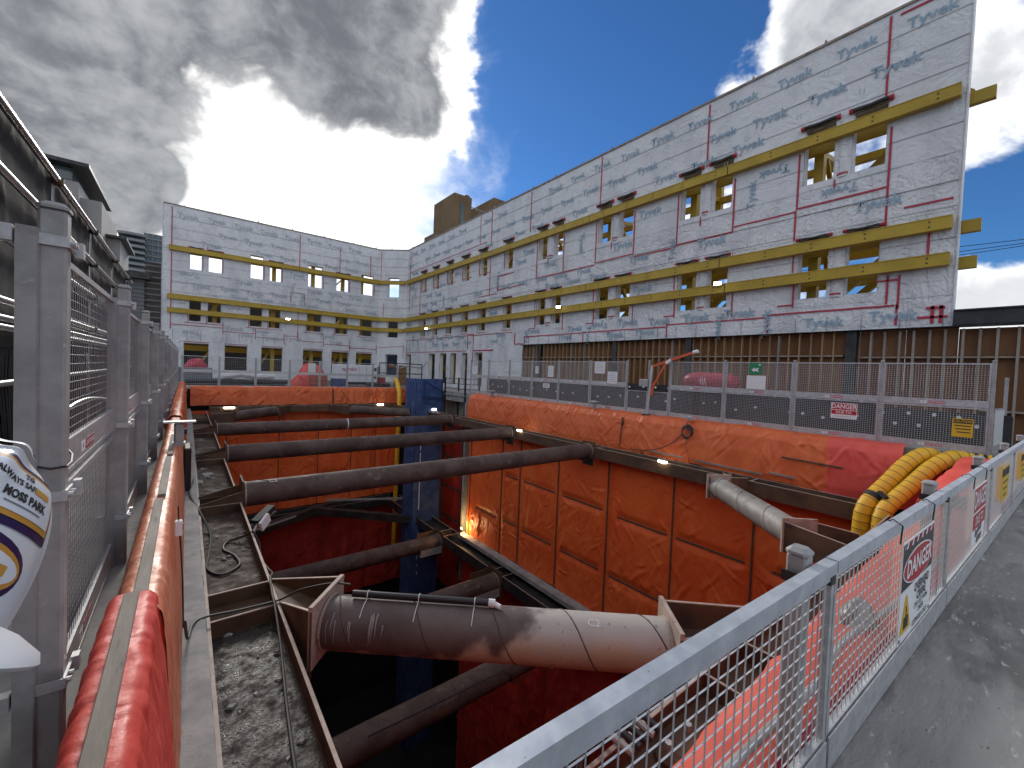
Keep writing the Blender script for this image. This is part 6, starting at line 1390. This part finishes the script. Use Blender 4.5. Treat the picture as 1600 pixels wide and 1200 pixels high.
for i in range(n+1):
    th = 2*PI*i/n; c = math.cos(th); fw_ = max(0, c)**1.6; ext = 0.012+0.10*fw_; dz = -0.008-0.035*fw_
    for k, (e, d) in enumerate(((0.0,0.004),(0.5,0.003),(0.93,0.001),(1.0,-0.004),(0.93,-0.009),(0.0,-0.006))):
        p = Vector((HA*c, HB*math.sin(th), 0)); r_ = Vector((c*1.0, math.sin(th)*(1.0), 0)); bm_.v.append(tuple(p+r_*ext*e+Vector((0,0,dz*e**1.3+d))))
for i in range(n):
    for k in range(5): a_ = i*6+k; bm_.f.append((a_, a_+6, a_+7, a_+1))
bm_.build('brim', M_HAT, hat, True)
def hat_patch(name, th0, th1, ph0, ph1, mat_, o, round_=0.0, oval=False):
    b = MB(); N1, N2 = 30, 18; tm, pmid = (th0+th1)/2, (ph0+ph1)/2
    idx = {}
    for i in range(N1+1):
        for j in range(N2+1):
            if oval:
                r_ = j/N2; a_ = 2*PI*i/N1; u_, v_ = math.cos(a_)*r_, math.sin(a_)*r_
            else: u_, v_ = -1+2*i/N1, -1+2*j/N2
            b.v.append(tuple(hat_pt(tm+u_*(th1-th0)/2, pmid+v_*(ph1-ph0)/2, o)))
    for i in range(N1):
        for j in range(N2): a_ = i*(N2+1)+j; b.f.append((a_, a_+N2+1, a_+N2+2, a_+1))
    return b.build(name, mat_, hat, True)
def hat_text(s, size, th, ph, mat_, o, xs=1.0, bold=0.0):
    me = text_mesh(s, size, bold, mat_, xs).copy()
    import bmesh
    bm = bmesh.new(); bm.from_mesh(me); bmesh.ops.triangulate(bm, faces=bm.faces); bmesh.ops.subdivide_edges(bm, edges=[e for e in bm.edges if e.calc_length() > 0.006], cuts=1)
    rad = HA*math.cos(ph)**0.62
    for v in bm.verts: v.co = hat_pt(th+v.co.x/rad, ph+v.co.y/(HC*0.95), o)
    bm.to_mesh(me); bm.free(); return obj('lettering', me, hat)
SIDE = -1      # stickers on the flank turned to the camera
def sticker(th0, th1, ph0, ph1, oval=False):
    g = 0.05
    hat_patch('sticker_border', th0, th1, ph0, ph1, M_NAVY, 0.0012, oval=oval)
    hat_patch('sticker_trim', th0+g*0.8, th1-g*0.8, ph0+g, ph1-g, M_GOLD, 0.0018, oval=oval)
    hat_patch('sticker_face', th0+g*1.5, th1-g*1.5, ph0+g*1.7, ph1-g*1.7, M_HAT, 0.0024, oval=oval)
STICK = [(-0.35, 1.16, 0.42, 0.92, False), (-0.02, 1.04, 0.03, 0.385, True)]
for s_ in STICK: sticker(*s_)
hat_text('ALWAYS SAFE', 0.0095, 0.60, 0.72, M_INK, 0.003, 0.85, 0.0004); hat_patch('gold_label', 0.80, 1.0, 0.695, 0.745, M_GOLD, 0.003); hat_text('MOSS PARK', 0.0125, 0.74, 0.615, M_INK, 0.003, 0.8, 0.0006); hat_patch('small_print', 0.55, 0.92, 0.548, 0.558, M_INKG, 0.003)
hat_text('TG', 0.008, 0.72, 0.795, M_INK, 0.003, 1, 0.0006)
hat_text('ALWAYS SAFE', 0.0085, 0.44, 0.21, M_INK, 0.003, 0.85, 0.0003); hat_patch('gold_label', 0.66, 0.84, 0.18, 0.23, M_GOLD, 0.003); hat_text('TG', 0.009, 0.64, 0.29, M_INK, 0.003, 1, 0.0006); hat_patch('green_label', 0.5, 0.78, 0.10, 0.125, M_GREEN, 0.003)
for k, (th, ph) in enumerate(((0.55,1.12),(0.75,1.24))): 
    hat_patch('raised_label', th-0.3, th+0.3, ph-0.05, ph+0.05, M_HAT, 0.005); hat_patch('label_edge', th+0.2, th+0.3, ph-0.05, ph+0.05, M_NAVY, 0.0055)
# the wearer, standing just outside the picture, head bent toward the pit
def person():
    t = thing('person', 'person in a dark work jacket wearing the white hard hat, standing at the left edge', 'person')
    L = ly0
    hd = HAT_POS - uz*0.03
    neck = hd - Vector((0,0,0.19)) - front*0.03
    sh = neck - Vector((0,0,0.10)) - front*0.02
    hip = Vector((sh.x, sh.y, 0.96)) - front*0.04
    me = bpy.data.meshes.new('body')
    V = []; Eg = []; R_ = []
    def add(p, r, par=None):
        V.append(tuple(p)); R_.append(r)
        if par is not None: Eg.append((par, len(V)-1))
        return len(V)-1
    h0 = add(hip, 0.165); h1 = add(hip*0.5+sh*0.5, 0.155, h0); s0 = add(sh, 0.12, h1); n0 = add(neck, 0.06, s0); hd0 = add(hd-uz*0.02, 0.088, n0); add(hd+uz*0.05, 0.085, hd0)
    for s in (-1, 1):
        a = add(sh+L*0.19*s-Vector((0,0,0.03)), 0.068, s0); b = add(sh+L*0.24*s-Vector((0,0,0.31))+front*0.0, 0.052, a); c = add(sh+L*0.25*s-Vector((0,0,0.57))+front*0.03, 0.038, b)
        pl_ = add(V_at(V, c)+Vector((0,0,-0.08))+front*0.01, 0.030, c)
        for f_ in range(4): q = add(V_at(V, pl_)+front*(0.030-0.019*f_)-Vector((0,0,0.055+0.006*(f_ in (1,2)))), 0.010, pl_); add(V_at(V, q)+L*(-0.012*s)-Vector((0,0,0.035)), 0.008, q)
        q = add(V_at(V, c)+front*0.045-Vector((0,0,0.06)), 0.011, c); add(V_at(V, q)+front*0.012-Vector((0,0,0.035)), 0.009, q)
        k = add(hip+L*0.10*s-Vector((0,0,0.10)), 0.10, h0); kn = add(Vector((hip.x,hip.y,0.50))+L*0.11*s+front*0.02, 0.065, k); an = add(Vector((hip.x,hip.y,0.10))+L*0.12*s-front*0.02, 0.048, kn); add(Vector((hip.x,hip.y,0.045))+L*0.13*s+front*0.15, 0.042, an)
    me.from_pydata(V, Eg, []); me.materials.append(M_JACK); me.materials.append(M_SKIN)
    o = obj('body', me, t); sk = o.modifiers.new('Skin', 'SKIN'); sk.use_smooth_shade = True
    for i, r in enumerate(R_): me.skin_vertices[0].data[i].radius = (r, r)
    me.skin_vertices[0].data[0].use_root = True
    ss = o.modifiers.new('Sub', 'SUBSURF'); ss.levels = 1; ss.render_levels = 1
    return t
def V_at(V, i): return Vector(V[i])
person()
